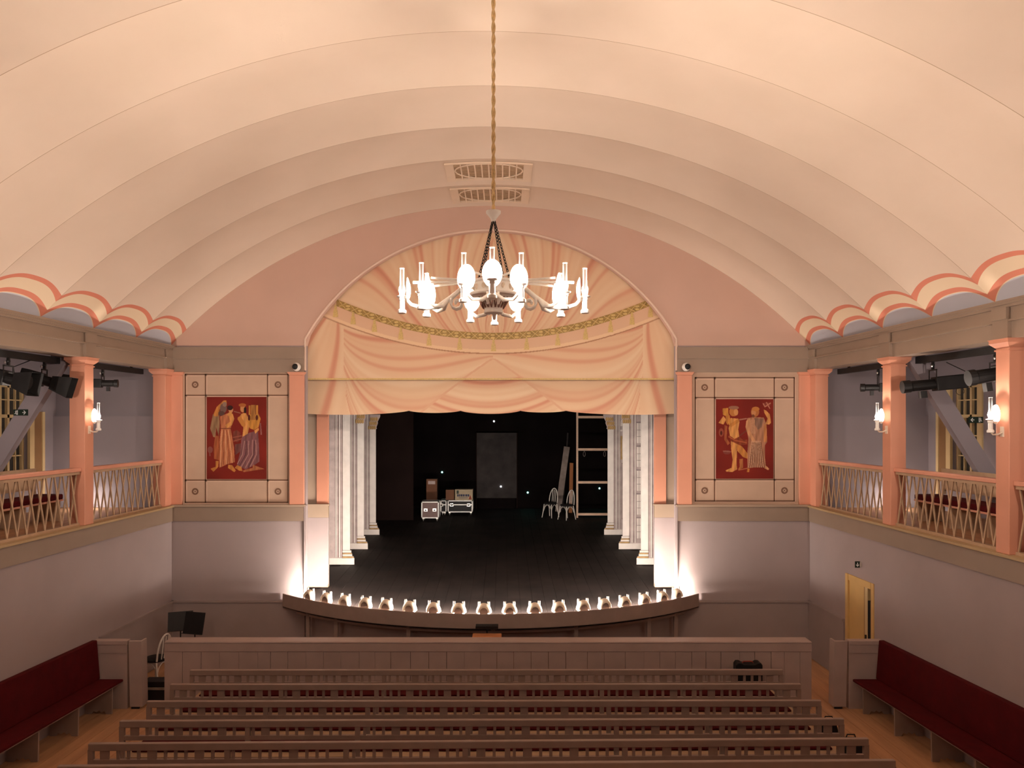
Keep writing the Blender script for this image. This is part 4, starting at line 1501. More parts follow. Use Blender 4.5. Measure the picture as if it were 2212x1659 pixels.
# twisted rope: two strands
zt_, zb_ = Z_APEX + .06, cz(456)
for ph in (0, PI):
    m.tube([(CH.x + .010 * math.cos(z * 26 + ph), CH.y + .010 * math.sin(z * 26 + ph), z) for z in [zb_ + (zt_ - zb_) * k / 160 for k in range(161)]], .012, 6)
m.build('rope', 'rope', ch, smooth=True)
m = MB().lathe([(.02, 0), (.03, .03), (.055, .06), (.074, .085), (.074, .105), (.05, .11)], 24, (CH.x, CH.y, cz(479)))
m.build('hub_cup', 'white', ch, smooth=True)
def zl(z): return CH.z + z
# drum: crown shaped basket with disc
m = MB().lathe([(.06, 0), (.092, .005), (.092, .03), (.085, .035), (.12, .12), (.165, .165), (.23, .175), (.24, .19), (.235, .205), (.19, .21), (.185, .30), (.20, .31), (.20, .33), (.05, .33)], 40, (CH.x, CH.y, CH.z))
m.build('drum', 'white', ch, smooth=True)
m = MB()
NZ = 18
for k in range(NZ):
    a0, a1 = 2 * PI * k / NZ, 2 * PI * (k + .5) / NZ
    a2 = 2 * PI * (k + 1) / NZ
    def rp_(a, r, z): return (CH.x + r * math.cos(a), CH.y + r * math.sin(a), CH.z + z)
    m.tube([rp_(a0, .100, .05), rp_((a0 + a1) / 2, .13, .10), rp_(a1, .163, .155)], .006, 5)
    m.tube([rp_(a1, .163, .155), rp_((a2 + a1) / 2, .13, .10), rp_(a2, .100, .05)], .006, 5)
m.build('leaf_crown', 'relief', ch)
m = MB()
for k in range(12):
    a = 2 * PI * k / 12
    c0 = Vector((CH.x + .19 * math.cos(a), CH.y + .19 * math.sin(a), CH.z + .255))
    m.ell(c0, .02, .02, .028, 8, 6)
m.build('drum_bosses', 'cream', ch)
# chains
for k in range(4):
    a = PI / 4 + k * PI / 2 + .2
    p0 = Vector((CH.x + .012 * math.cos(a), CH.y + .012 * math.sin(a), cz(478)))
    p1 = Vector((CH.x + .19 * math.cos(a), CH.y + .19 * math.sin(a), CH.z + .33))
    n = 19
    t_ = (p1 - p0).normalized(); L_ = (p1 - p0).length
    mb = MB()
    nx_ = t_.orthogonal().normalized(); ny_ = t_.cross(nx_)
    for j in range(n):
        c0 = p0 + t_ * (L_ * (j + .5) / n)
        sd = nx_ if j % 2 else ny_
        hl = L_ / n * .66
        mb.tube([c0 + t_ * (hl * math.cos(q_)) + sd * (.011 * math.sin(q_)) for q_ in [2 * PI * i_ / 8 for i_ in range(8)]], .0042, 5, closed=True)
    mb.build('chain', 'iron', ch)
# four arms with three lamps each
for k in range(4):
    a = -PI / 2 + k * PI / 2
    ca, sa = math.cos(a), math.sin(a)
    def W(r, l, z): return (CH.x + r * ca - l * sa, CH.y + r * sa + l * ca, CH.z + z)
    m = MB()
    m.tube([W(.19, 0, .27), W(.3, 0, .26), W(.42, 0, .16), W(.55, 0, .07), W(.70, 0, .05), W(.82, 0, .09), W(.88, 0, .16)], [.024, .024, .026, .026, .022, .018, .016], 10)
    m.tube([W(.19, 0, .32), W(.5, 0, .315), W(.80, 0, .31)], .014, 8)
    for l in (-1, 1):
        m.tube([W(.46, 0, .13), W(.50, l * .10, .06), W(.57, l * .19, .05), W(.645, l * .245, .10), W(.66, l * .26, .16)], [.02, .02, .018, .016, .014], 10)
        m.tube([W(.22, l * .05, .32), W(.60, l * .22, .315)], .012, 8)
        # scroll
        m.tube([W(.36 + (.02 + .05 * q_ / 10) * math.cos(q_ * .7), l * .05, .10 + (.02 + .05 * q_ / 10) * math.sin(q_ * .7)) for q_ in range(11)], .012, 8)
    m.build('arm', 'white', ch, smooth=True)
    for r, l in ((.91, 0), (.69, .26), (.69, -.26)):
        p = Vector(W(r, l, 0)) - CH
        lamp_parts(ch, 'c', p, math.atan2(-p.y, -p.x), 1.0)

# wall sconces on the columns
SC_Y = [(-1, 1), (1, 1), (1, 2), (-1, 2), (-1, 3), (1, 3), (-1, 4), (1, 4)]
for side, k in SC_Y:
    y = COLS[k]
    b = wp(side, y, -.02, 4.50)
    lab = 'lit oil lamp sconce on the %s salmon column from the stage, %s' % ({1: 'second', 2: 'third', 3: 'fourth', 4: 'fifth'}[k], 'music stand side' if side < 0 else 'yellow door side')
    t = thing('wall_sconce', b, lab, 'sconce', 'oil lamp sconces')
    ds = -side
    m = MB()
    m.box(b.x - .008, b.x + .008, y - .035, y + .035, 4.47, 4.60)
    m.tube([(b.x, y, 4.53), (b.x + ds * .06, y, 4.50), (b.x + ds * .12, y, 4.50), (b.x + ds * .14, y, 4.52)], .011, 8)
    m.build('bracket', 'cream', t)
    lamp_parts(t, 's', (ds * .15, 0, .02), 0 if side > 0 else PI, 1.0, .095)

# footlights
FPX = [665, 702, 742, 787, 832, 883, 935, 990, 1045, 1101, 1156, 1209, 1262, 1308, 1352, 1395, 1434, 1466]
def footlight_proto():
    shell, fs_ = [], []
    NS, NR = 20, 7
    # horseshoe hood: half dome with an arched gap at the bottom, opening towards the stage (+y)
    for j in range(NR + 1):
        v = j / NR
        for i_ in range(NS + 1):
            a = PI * i_ / NS
            rr = .142 * (1 - v) + .080 * v
            yy = -.045 * math.sin(PI * (1 - v) / 1.0) - .015 * v + .05 * (1 - v)
            shell.append((rr * math.cos(a), yy * 1.0, rr * math.sin(a) * 1.2))
    for j in range(NR):
        for i_ in range(NS):
            o_ = j * (NS + 1) + i_
            fs_.append((o_, o_ + 1, o_ + NS + 2, o_ + NS + 1))
    mb = MB().add(shell, fs_)
    mb.add([(p[0] * .97, p[1] + .007, p[2] * .97) for p in shell], [tuple(reversed(f)) for f in fs_])
    return mb.mesh('reflector_hood', 'hood', True)
hood = footlight_proto()
scr = MB().prism([(.078 * math.cos(PI * k / 12), .098 + .10 * math.sin(PI * k / 12)) for k in range(13)] + [(-.078, .02), (.078, .02)], -.008, -.003).mesh('added_flame_screen', 'screen')  # added dark plate closing the hood gap so the flames stay hidden
glass_f = MB().lathe([(.024, .03), (.024, .278)], 14, caps=False).mesh('chimney', 'glass', True)
fl_f = MB().lathe([(.006, .055), (.011, .07), (.012, .14), (.006, .155)], 10).mesh('flame', 'flame_f', True)
cap_f = MB().lathe([(.015, .20), (.0165, .21), (.0165, .272), (.010, .277)], 12).mesh('chimney_tip', 'white', True)
base_f = MB().lathe([(.035, 0), (.035, .03), (.02, .04), (.018, .06)], 14).mesh('lamp_base', 'white', True)
trough = MB().box(-.12, .12, -.03, .11, 0, .012).mesh('base_plate', 'pew')
for px in FPX:
    x = EYE.x + (px - PPX) * 14.0 / F_PX
    for _ in range(4):
        x = EYE.x + (px - PPX) * (lip(x) + .10) / F_PX
    y = lip(x) + .105
    a = math.asin(x / RL)
    t = thing('footlight', (x, y, 1.124), 'lit footlight with white horseshoe hood and two glass chimneys on the curved stage edge', 'footlight', 'footlights along the stage edge', a)
    inst('base_plate', trough, t)
    inst('reflector_hood', hood, t, (0, 0, .098))
    inst('added_flame_screen', scr, t, (0, 0, 0))
    for dx in (-.086, .086):
        bo = inst('lamp_base', base_f, t, (dx, .065, .012))
        inst('chimney', glass_f, bo)
        inst('flame', fl_f, bo)
        inst('chimney_tip', cap_f, bo)

# ------------------------------------------------------------------ pews
PROW = [(8.22, .9), (8.83, .9), (9.51, .45), (10.21, .2), (10.92, 0.1), (11.61, 0.1)]
slat_n = MB().box(-.018, .018, -.010, .010, .742, .848).mesh('slat', 'pew')
slat_w = MB().box(-.052, .052, -.010, .010, .742, .848).mesh('slat', 'pew')
def make_pew():
    t = thing('pew', (0, 0, 0), 'x', 'pew', 'rows of grey pews')
    MB().box(-4.5, 4.5, -.028, .028, .845, .93).build('top_rail', 'pew', t, bevel=.008, local=True)
    MB().box(-4.5, 4.5, -.02, .02, .688, .742).build('lower_rail', 'pew', t, local=True)
    posts = [-4.475, -2.92, -1.56, -.19, .30, 1.66, 2.98, 4.475]
    pm = MB().box(-.03, .03, -.024, .022, 0, .86).mesh('post', 'pew')
    sup = MB().prism([(.03, 0), (.12, 0), (.16, .05), (.24, .05), (.28, 0), (.40, 0), (.42, .435), (.03, .435)], -.018, .018, 'x').mesh('support', 'pew')
    for p in posts:
        inst('post', pm, t, (p, 0, 0))
        inst('support', sup, t, (p, 0, 0))
    MB().box(-4.5, 4.5, .026, .51, .435, .46).build('seat_board', 'seatw', t, local=True)
    MB().box(-4.44, 4.44, .16, .53, .46, .49).build('cushion', 'red', t, bevel=.015, local=True)
    x = -4.32
    k = 0
    while x < 4.38:
        wide = (k % 4 == 0)
        if all(abs(x - p) > (.10 if wide else .06) for p in posts):
            inst('slat', slat_w if wide else slat_n, t, (x, 0, 0))
        x += .153 if wide or (k % 4 == 3) else .1165
        k += 1
    return t
pl = ['pew row sixth from the boarded pit barrier', 'pew row fifth from the boarded pit barrier', 'pew row fourth from the boarded pit barrier',
      'pew row third from the boarded pit barrier', 'pew row second from the boarded pit barrier', 'pew row directly in front of the boarded pit barrier']
p0_ = None
for (y, r), l in zip(PROW, pl):
    loc = (0.0, y, fz(y) + .005)
    lab = 'slatted red-cushioned ' + l
    if p0_ is None:
        p0_ = make_pew(); p0_.location = loc; p0_.rotation_euler = (0, 0, math.radians(r)); p0_['label'] = lab
    else:
        dup(p0_, loc, math.radians(r), lab)

# ------------------------------------------------------------------ pit barrier
YBA = 12.56
zt_ = 1.052; zf = fz(13)
bar = thing('pit_barrier', (0, YBA + .12, zf), 'long boarded grey barrier in front of the orchestra pit', 'barrier')
BX0, BX1 = -5.32, 5.32
MB().box(BX0, BX1, YBA - .015, YBA + .26, zt_ - .035, zt_).build('cap_rail', 'barrier', bar, bevel=.012)
MB().box(BX0, BX1, YBA - .012, YBA + .02, zt_ - .165, zt_ - .035).build('fascia_board', 'barrier', bar, bevel=.004)
MB().box(BX0 + .01, BX1 - .01, YBA + .02, YBA + .22, zf, zt_ - .035).build('core', 'line', bar)
jx = [355, 394, 435, 474, 516, 557, 584, 622, 661, 699, 736, 776, 810, 844, 887, 926, 965, 1003, 1038, 1073, 1110, 1147, 1185, 1222, 1269, 1305, 1351, 1391, 1425, 1459, 1494, 1525, 1557, 1598, 1630, 1666, 1694, 1728, 1753]
jm = [EYE.x + (p - PPX) * YBA / F_PX for p in jx]
jm[0], jm[-1] = BX0, BX1
rng = random.Random(4)
for a, b in zip(jm, jm[1:]):
    gp = rng.choice([.0015, .0025, .005])
    dy = rng.uniform(-.002, .002)
    MB().box(a + gp, b - gp, YBA - .002 + dy, YBA + .02, zf, zt_ - .165).build('plank', 'barrier', bar)
for xx_ in ((BX0, BX0 + .02), (BX1 - .02, BX1)):
    MB().box(xx_[0], xx_[1], YBA, YBA + .24, zf, zt_ - .035).build('end_board', 'barrier', bar)

# side panels of the pit, with swung gate leaves
for s, lab, glab in ((-1, 'grey panelled half wall at the end of the red bench near the music stands', 'narrow boarded gate post beside the half wall near the music stands'),
                     (1, 'grey panelled half wall at the end of the red bench below the yellow door', 'narrow boarded gate post beside the half wall below the yellow door')):
    y = 12.58
    xo = s * (hw(y) - .005); xi = s * (hw(y) - .57)
    t = thing('pit_half_wall', (s * (hw(y) - .3), y + .05, fz(y)), lab, 'half wall')
    xa, xb = sorted((xo, xi))
    MB().box(xa, xb, y, y + .10, fz(y), .99).build('panel', 'barrier', t)
    MB().box(xa, xb, y - .018, y + .12, .99, 1.06).build('cap', 'barrier', t, bevel=.008)
    MB().box(xa, xb, y - .010, y, .855, .99).build('fascia', 'barrier', t)
    g = thing('gate_post', (xi - s * .14, y + .06, fz(y)), glab, 'post')
    xa, xb = sorted((xi - s * .025, xi - s * .235))
    z0_ = fz(y) + .035
    ln = s * .02          # the post leans a little
    MB().hexa([(xa - ln, y - .005, z0_), (xb - ln, y - .005, z0_), (xb - ln, y + .05, z0_), (xa - ln, y + .05, z0_),
               (xa, y - .005, 1.05), (xb, y - .005, 1.05), (xb, y + .05, 1.05), (xa, y + .05, 1.05)]).build('front_board', 'barrier', g)
    xe = xi - s * .235
    xa2, xb2 = sorted((xe, xe + s * .03))
    MB().hexa([(xa2 - ln, y + .05, z0_), (xb2 - ln, y + .05, z0_), (xb2 - ln, y + .19, z0_), (xa2 - ln, y + .19, z0_),
               (xa2, y + .05, 1.05), (xb2, y + .05, 1.05), (xb2, y + .19, 1.05), (xa2, y + .19, 1.05)]).build('side_board', 'barrier', g)
    MB().box(xa - ln + .02, xb - ln - .06, y + .0, y + .03, fz(y), z0_).build('castor_block', 'iron', g)

# ------------------------------------------------------------------ wall benches
for s, lab in ((-1, 'long dark red upholstered wall bench running up to the music stand side'), (1, 'long dark red upholstered wall bench running up to the yellow door side')):
    y0, y1 = 4.0, 12.56
    ym = (y0 + y1) / 2
    t = thing('wall_bench', wp(s, ym, -.25, fz(ym)), lab, 'bench', 'red benches along the side walls')
    def run(nm, mt, a0, a1, za, zb, ya=y0, yb=y1, sl=0, bevel=0):
        m_ = MB()
        m_.hexa([wp(s, ya, a0, za + fz(ya)), wp(s, ya, a1, za + fz(ya)), wp(s, yb, a1, za + fz(yb)), wp(s, yb, a0, za + fz(yb)),
                 wp(s, ya, a0 + sl, zb + fz(ya)), wp(s, ya, a1 + sl, zb + fz(ya)), wp(s, yb, a1 + sl, zb + fz(yb)), wp(s, yb, a0 + sl, zb + fz(yb))])
        return m_.build(nm, mt, t, bevel=bevel)
    run('backrest', 'red', -.14, -.05, .50, 1.14, sl=.05, bevel=.015)
    run('seat_board', 'pew', -.49, -.04, .43, .455)
    run('cushion', 'red', -.52, -.11, .455, .50, bevel=.015)
    ys = 12.33
    while ys > y0 + .2:
        m_ = MB()
        prof = [(-.45, 0), (-.36, 0), (-.33, .05), (-.28, .03), (-.25, .06), (-.20, .03), (-.16, .05), (-.12, 0), (-.03, 0), (-.03, .43), (-.46, .43)]
        vs_ = [wp(s, ys, a, z + fz(ys)) for a, z in prof] + [wp(s, ys + .03, a, z + fz(ys)) for a, z in prof]
        n_ = len(prof)
        m_.add(vs_, [tuple(range(n_)), tuple(range(2 * n_ - 1, n_ - 1, -1))] + [(k, (k + 1) % n_, n_ + (k + 1) % n_, n_ + k) for k in range(n_)])
        m_.build('support', 'pew', t)
        ys -= .93

# ------------------------------------------------------------------ door on the right wall
dy0, dy1 = 12.93, 13.77
d = struct(wall_run(MB(), 1, dy0 - .06, dy0 + .03, -.015, .05, fz(13), 1.93).build('door_1', 'door'), 'yellow ochre door with frame in the right wall, slightly open')
wall_run(MB(), 1, dy1 - .03, dy1 + .06, -.03, .05, fz(13), 1.93).build('frame_jamb', 'door', d)
wall_run(MB(), 1, dy0 + .03, dy1 - .03, -.02, .05, 1.82, 1.93).build('frame_head', 'door', d)
wall_run(MB(), 1, dy0 + .29, dy1 - .03, .004, .06, fz(13), 1.82).build('door_leaf', 'door', d)
wall_run(MB(), 1, dy0 + .26, dy0 + .29, .0, .07, fz(13), 1.82).build('leaf_edge', 'doord', d)
wall_run(MB(), 1, dy0 + .165, dy0 + .26, .002, .06, fz(13), 1.82).build('inner_jamb', 'winframe', d)
wall_run(MB(), 1, dy0 + .03, dy0 + .165, .004, .06, fz(13), 1.60).build('dark_gap_panel', 'dark', d)  # black panel in place of the shaded opening beside the leaf
wall_run(MB(), 1, dy0 + .20, dy0 + .225, -.02, .002, .92, 1.0).build('door_handle', 'iron', d)


def exit_sign(center, right, up, nrm, w_, h_, arrow, label, mirror=False):
    """flat green sign: running figure and arrow; right/up/nrm are unit vectors"""
    c0, r_, u_, n_ = Vector(center), Vector(right), Vector(up), Vector(nrm)
    t = thing('exit_sign', c0, label, 'sign')
    def quad(mb, x0, x1, y0, y1, d0, d1):
        P = lambda a, b, e: c0 + r_ * a + u_ * b + n_ * e
        mb.hexa([P(x0, y0, d0), P(x1, y0, d0), P(x1, y0, d1), P(x0, y0, d1), P(x0, y1, d0), P(x1, y1, d0), P(x1, y1, d1), P(x0, y1, d1)])
    m_ = MB(); quad(m_, -w_ / 2, w_ / 2, -h_ / 2, h_ / 2, -.008, 0); m_.build('plate', 'green', t)
    def seg(mb, a, b, th):
        a, b = c0 + r_ * a[0] + u_ * a[1] + n_ * .002, c0 + r_ * b[0] + u_ * b[1] + n_ * .002
        mb.bar(a, b, th, .003, up=n_)
    k = h_
    ax = arrow * w_ * .22
    m_ = MB()
    if w_ > h_ * 1.3:
        seg(m_, (ax - arrow * .22 * k, 0), (ax + arrow * .28 * k, 0), .10 * k)
        seg(m_, (ax, .30 * k), (ax + arrow * .32 * k, -.02 * k), .11 * k)
        seg(m_, (ax, -.30 * k), (ax + arrow * .32 * k, .02 * k), .11 * k)
        m_.build('arrow', 'sign', t)
        fx_ = -arrow * w_ * .30
        m_ = MB()
        sgn = arrow
        for a, b in (((0, .28), (.0, .36)), ((0, .22), (-.06 * sgn, -.02)), ((0, .2), (.16 * sgn, .1)), ((0, .2), (-.16 * sgn, .12)), ((-.06 * sgn, -.02), (.1 * sgn, -.16)), ((.1 * sgn, -.16), (.04 * sgn, -.36)), ((-.06 * sgn, -.02), (-.14 * sgn, -.2)), ((-.14 * sgn, -.2), (-.26 * sgn, -.2))):
            seg(m_, (fx_ + a[0] * k, a[1] * k), (fx_ + b[0] * k, b[1] * k), .09 * k)
        seg(m_, (fx_ + .22 * k * sgn, -.38 * k), (fx_ + .22 * k * sgn, .38 * k), .07 * k)
        m_.build('running_figure', 'sign', t)
    else:
        seg(m_, (0, .30 * k), (0, -.2 * k), .12 * k)
        seg(m_, (-.22 * k, -.02 * k), (.02 * k, -.3 * k), .12 * k)
        seg(m_, (.22 * k, -.02 * k), (-.02 * k, -.3 * k), .12 * k)
        m_.build('arrow', 'sign', t)
    return t


# exit sign standing out above the door
p = wp(1, 13.3, -.07, 2.18)
exit_sign(p, (1, 0, 0), (0, 0, 1), (0, -1, 0), .085, .11, 1, 'small exit sign standing out from the wall above the yellow door')
wall_run(MB(), 1, 13.295, 13.315, -.03, 0, 2.14, 2.22).build('sign_bracket', 'camw', bpy.data.objects['exit_sign'])

# ------------------------------------------------------------------ gallery fittings
for side, nm in ((-1, 'left'), (1, 'right')):
    where = 'in the gallery over the music stands' if side < 0 else 'in the gallery above the yellow door'
    # diagonal roof brace
    yb = 12.40
    a = Vector((side * 6.95, yb, 5.66)); b = Vector((side * 8.60, yb, 3.0))
    t = thing('roof_brace', ((a.x + b.x) / 2, yb, 2.96), 'slanting grey mauve roof brace ' + where, 'brace', 'roof braces')
    MB().bar(a + Vector((side * -.12, 0, .19)), b, .25, .14, up=(0, 1, 0)).build('beam', 'lavg', t)
    mid = a.lerp(b, .42 if side < 0 else .53)
    sx_ = mid.x + (.11 if side < 0 else .05)
    exit_sign((sx_, yb - .082, at(0, 891 if side < 0 else 907, yb - .08).z), (1, 0, 0), (0, 0, 1), (0, -1, 0), .235, .10, 1 if side < 0 else -1,
              'green exit sign with white arrow on the brace ' + where)
    # window
    wy0, wy1, wz0, wz1 = 13.62, 14.52, 3.62, 5.36
    xo = side * X_OUT
    def wb(name, y0, y1, z0, z1, d0, d1, mt, par):
        xa, xb = sorted((xo + side * d0, xo + side * d1))
        return MB().box(xa, xb, y0, y1, z0, z1).build(name, mt, par)
    wn = struct(wb('window_%d' % (1 if side < 0 else 2), wy0, wy1, wz0, wz1, .16, .20, 'pane', None), 'dark divided window with yellow frame ' + where)
    for y_a, y_b in ((wy0 - .10, wy0 + .04), (wy1 - .04, wy1 + .10)):
        wb('casing', y_a, y_b, wz0 - .1, wz1 + .1, -.03, .02, 'winframe', wn)
    wb('casing_head', wy0 - .1, wy1 + .1, wz1 - .02, wz1 + .10, -.03, .02, 'winframe', wn)
    wb('window_sill', wy0 - .12, wy1 + .12, wz0 - .10, wz0 - .04, -.10, .10, 'winbrown', wn)
    for y_a in (wy0, (wy0 + wy1) / 2 - .035, wy1 - .06):
        wb('sash_stile', y_a, y_a + .06, wz0, wz1, .11, .16, 'winframe', wn)
    for z_a in (wz0, wz0 + 1.12, wz1 - .06):
        wb('sash_rail', wy0, wy1, z_a, z_a + .06, .11, .16, 'winframe', wn)
    for y_a in (wy0 + .235, wy1 - .24):
        wb('glazing_bar', y_a, y_a + .022, wz0, wz1, .12, .16, 'winframe', wn)
    for z_a in (wz0 + .40, wz0 + .78, wz0 + 1.44):
        wb('glazing_bar', wy0, wy1, z_a, z_a + .022, .12, .16, 'winframe', wn)
    # brown shutter board beside the window
    wb('shutter_board', wy1 + .10, wy1 + .34, wz0 - .1, wz1 - .5, -.02, .0, 'winbrown', wn)
    wb('shutter_edge', wy1 + .34, wy1 + .42, wz0 - .6, wz1 - .5, -.04, .0, 'winframe', wn)
    # wall mouldings on the outer wall
    # gallery bench
    y0, y1 = 6.0, 13.2
    xb_in, xb_out = side * 7.35, side * 7.80
    t = thing('gallery_bench', (side * 7.6, 10, 2.955), 'peach wooden bench with dark red seat ' + where, 'bench', 'gallery benches')
    def gb(name, x0, x1, ya, yb_, z0, z1, mt, bev=0):
        xa, xb = sorted((x0, x1))
        return MB().box(xa, xb, ya, yb_, z0, z1).build(name, mt, t, bevel=bev)
    gb('seat', xb_in, xb_out, y0, y1, 3.30, 3.33, 'rail')
    gb('cushion', xb_in, xb_out, y0, y1, 3.33, 3.42, 'red', .02)
    gb('backrest', side * 7.82, side * 7.86, y0, y1, 3.50, 3.86, 'lattice')
    yy_ = y1 - .06
    while yy_ > y0:
        gb('support', xb_in + side * .03, side * 7.84, yy_ - .02, yy_ + .02, 2.957, 3.30, 'lattice')
        gb('back_post', side * 7.80, side * 7.86, yy_ - .02, yy_ + .02, 3.42, 3.80, 'lattice')
        yy_ -= .95
    # small floor lamp behind the column
    p = Vector((side * 7.92, 14.9, 2.958))
    t = thing('floor_lamp', p, 'small bright floor lamp behind the lattice ' + where, 'lamp')
    MB().lathe([(.05, 0), (.05, .02), (.03, .03), (.035, .09)], 14, p).build('lamp_foot', 'iron', t)
    MB().ell(p + Vector((0, 0, .12)), .035, .035, .04, 12, 8).build('bulb', 'flame_g', t)
    # lighting bar under the cornice
    t = thing('lighting_bar', wp(side, 8.0, .42, 5.52), 'long black lighting bar under the cornice ' + where, 'lighting bar')
    m_ = MB(); wall_run(m_, side, 1.0, 15.0, .38, .46, 5.60, 5.70); m_.build('bar', 'iron', t)
    yy_ = 2.0
    while yy_ < 15:
        m_ = MB(); wall_run(m_, side, yy_, yy_ + .03, .40, .44, 5.70, 6.42); m_.build('hanger', 'iron', t)
        yy_ += 2.1


def spotlight(name_lab, c, direction, length=.62, rad=.09, kind='profile', hang=5.60):
    """theatre spot hung from the bar: c = body centre, direction = beam"""
    c = Vector(c); d_ = Vector(direction).normalized()
    t = thing('spotlight', c, name_lab, 'spotlight', 'theatre spotlights')
    rot = d_.to_track_quat('X', 'Z').to_matrix().to_4x4()
    T = Matrix.Translation(c) @ rot
    L = length
    MB().box(-L * .5, -L * .02, -rad * 1.15, rad * 1.15, -rad * 1.1, rad * 1.1).xf(T).build('lamp_house', 'iron', t, bevel=.015)
    r1 = MB().lathe([(rad * .8, 0), (rad * .85, L * .36), (rad, L * .38), (rad, L * .5)], 16)
    r1.xf(T @ Matrix.Translation((-L * .02, 0, 0)) @ Matrix.Rotation(PI / 2, 4, 'Y')).build('lens_tube', 'iron', t)
    if kind == 'hood':
        h = MB()
        a = rad * 1.1; b_ = rad * 1.75
        h.hexa([(L * .18, -a, -a), (L * .18, a, -a), (L * .18, a, a), (L * .18, -a, a), (L * .62, -b_, -b_), (L * .62, b_, -b_), (L * .62, b_, b_), (L * .62, -b_, b_)])
        h.f = [f for k_, f in enumerate(h.f) if k_ != 1]
        h.xf(T).build('barn_hood', 'iron', t)
    else:
        h = MB().box(L * .12, L * .22, -rad * .5, rad * .5, -rad * 2.0, -rad * .9)
        h.xf(T).build('shutter_handles', 'iron', t)
    sy = rot @ Vector((0, rad * 1.3, 0))
    yk = MB()
    topc = Vector((c.x, c.y, min(hang - .12, c.z + .22)))
    yk.bar(c + sy, topc + sy, .02, .008); yk.bar(c - sy, topc - sy, .02, .008)
    yk.bar(topc + sy * 1.02, topc - sy * 1.02, .02, .02)
    yk.build('yoke', 'iron', t)
    cl = MB().bar(topc, (topc.x, topc.y, hang - .002), .035, .035)
    cl.ell((topc.x, topc.y, hang - .05), .03, .03, .03, 8, 6)
    cl.build('clamp', 'iron', t)
    MB().ell((topc.x - .03, topc.y - .03, hang - .07), .013, .013, .02, 8, 6).build('clamp_bolt', 'steel', t)
    cb = MB().tube([c - d_ * L * .5 , c - d_ * (L * .5 + .10) + Vector((0, 0, -.06)), c - d_ * (L * .5 + .12) + Vector((0, 0, .08)), Vector((c.x, c.y, hang - .03)) - d_ * .2], .007, 6)
    cb.build('cable', 'iron', t)
    lp = MB().tube([c - d_ * (L * .42) + Vector((0, 0, -rad)) + (rot @ Vector((0.06 * math.cos(a), 0, -.05 + .06 * math.sin(a)))) for a in [2 * PI * k / 12 for k in range(12)]], .004, 5, closed=True)
    lp.build('safety_loop', 'iron', t)
    return t


def wpos(side, px, py):
    """spot positions: on the bar line just behind the columns"""
    off = .42
    # solve depth along the bar
    k = (px - PPX) / F_PX
    y = (side * (6.42 + .0333 * YF + off) - EYE.x) / (k + side * .0333)
    return Vector((side * (hw(y) + off), y, EYE.z - (py - PPY) * y / F_PX))


spotlight('black hooded spotlight hanging before the gallery window over the music stands', wpos(-1, 18, 818), (1.0, .1, -.22), .62, .10, 'hood')
spotlight('long black hooded spotlight on the stage side of the exit sign over the music stands', wpos(-1, 96, 822), (1.0, .25, -.30), .66, .095, 'hood')
spotlight('black profile spotlight behind the sconce column over the music stands', wpos(-1, 160, 824), (.7, .7, -.1), .5, .085)
spotlight('slim black spotlight between sconce column and mural over the music stands', wpos(-1, 222, 828), (1.0, .25, .0), .52, .07)
spotlight('slim black spotlight poking past the sconce column above the yellow door', wpos(1, 1897, 837), (-1.0, .35, .0), .6, .07)
spotlight('long black profile spotlight over the slanting brace above the yellow door', wpos(1, 2015, 830), (-1.0, .12, -.10), .95, .10)
spotlight('thick black floodlight beside the third salmon column above the yellow door', wpos(1, 2150, 808), (-1.0, .1, -.16), .75, .11)

# security cameras under the entablature
for s, px in ((-1, 642), (1, 1481)):
    p = at(px, 793, YF - .06)
    t = thing('security_camera', (p.x, YF - .08, p.z - .06), 'small white dome camera on the beam beside %s' % ('the lyre mural' if s < 0 else 'the pleated robe mural'), 'camera')
    MB().ell((p.x, YF - .10, p.z), .085, .05, .085, 18, 12).build('shell', 'camw', t, smooth=True)
    MB().ell((p.x + s * .022, YF - .135, p.z + .005), .06, .036, .06, 16, 10).build('lens_dome', 'iron', t, smooth=True)

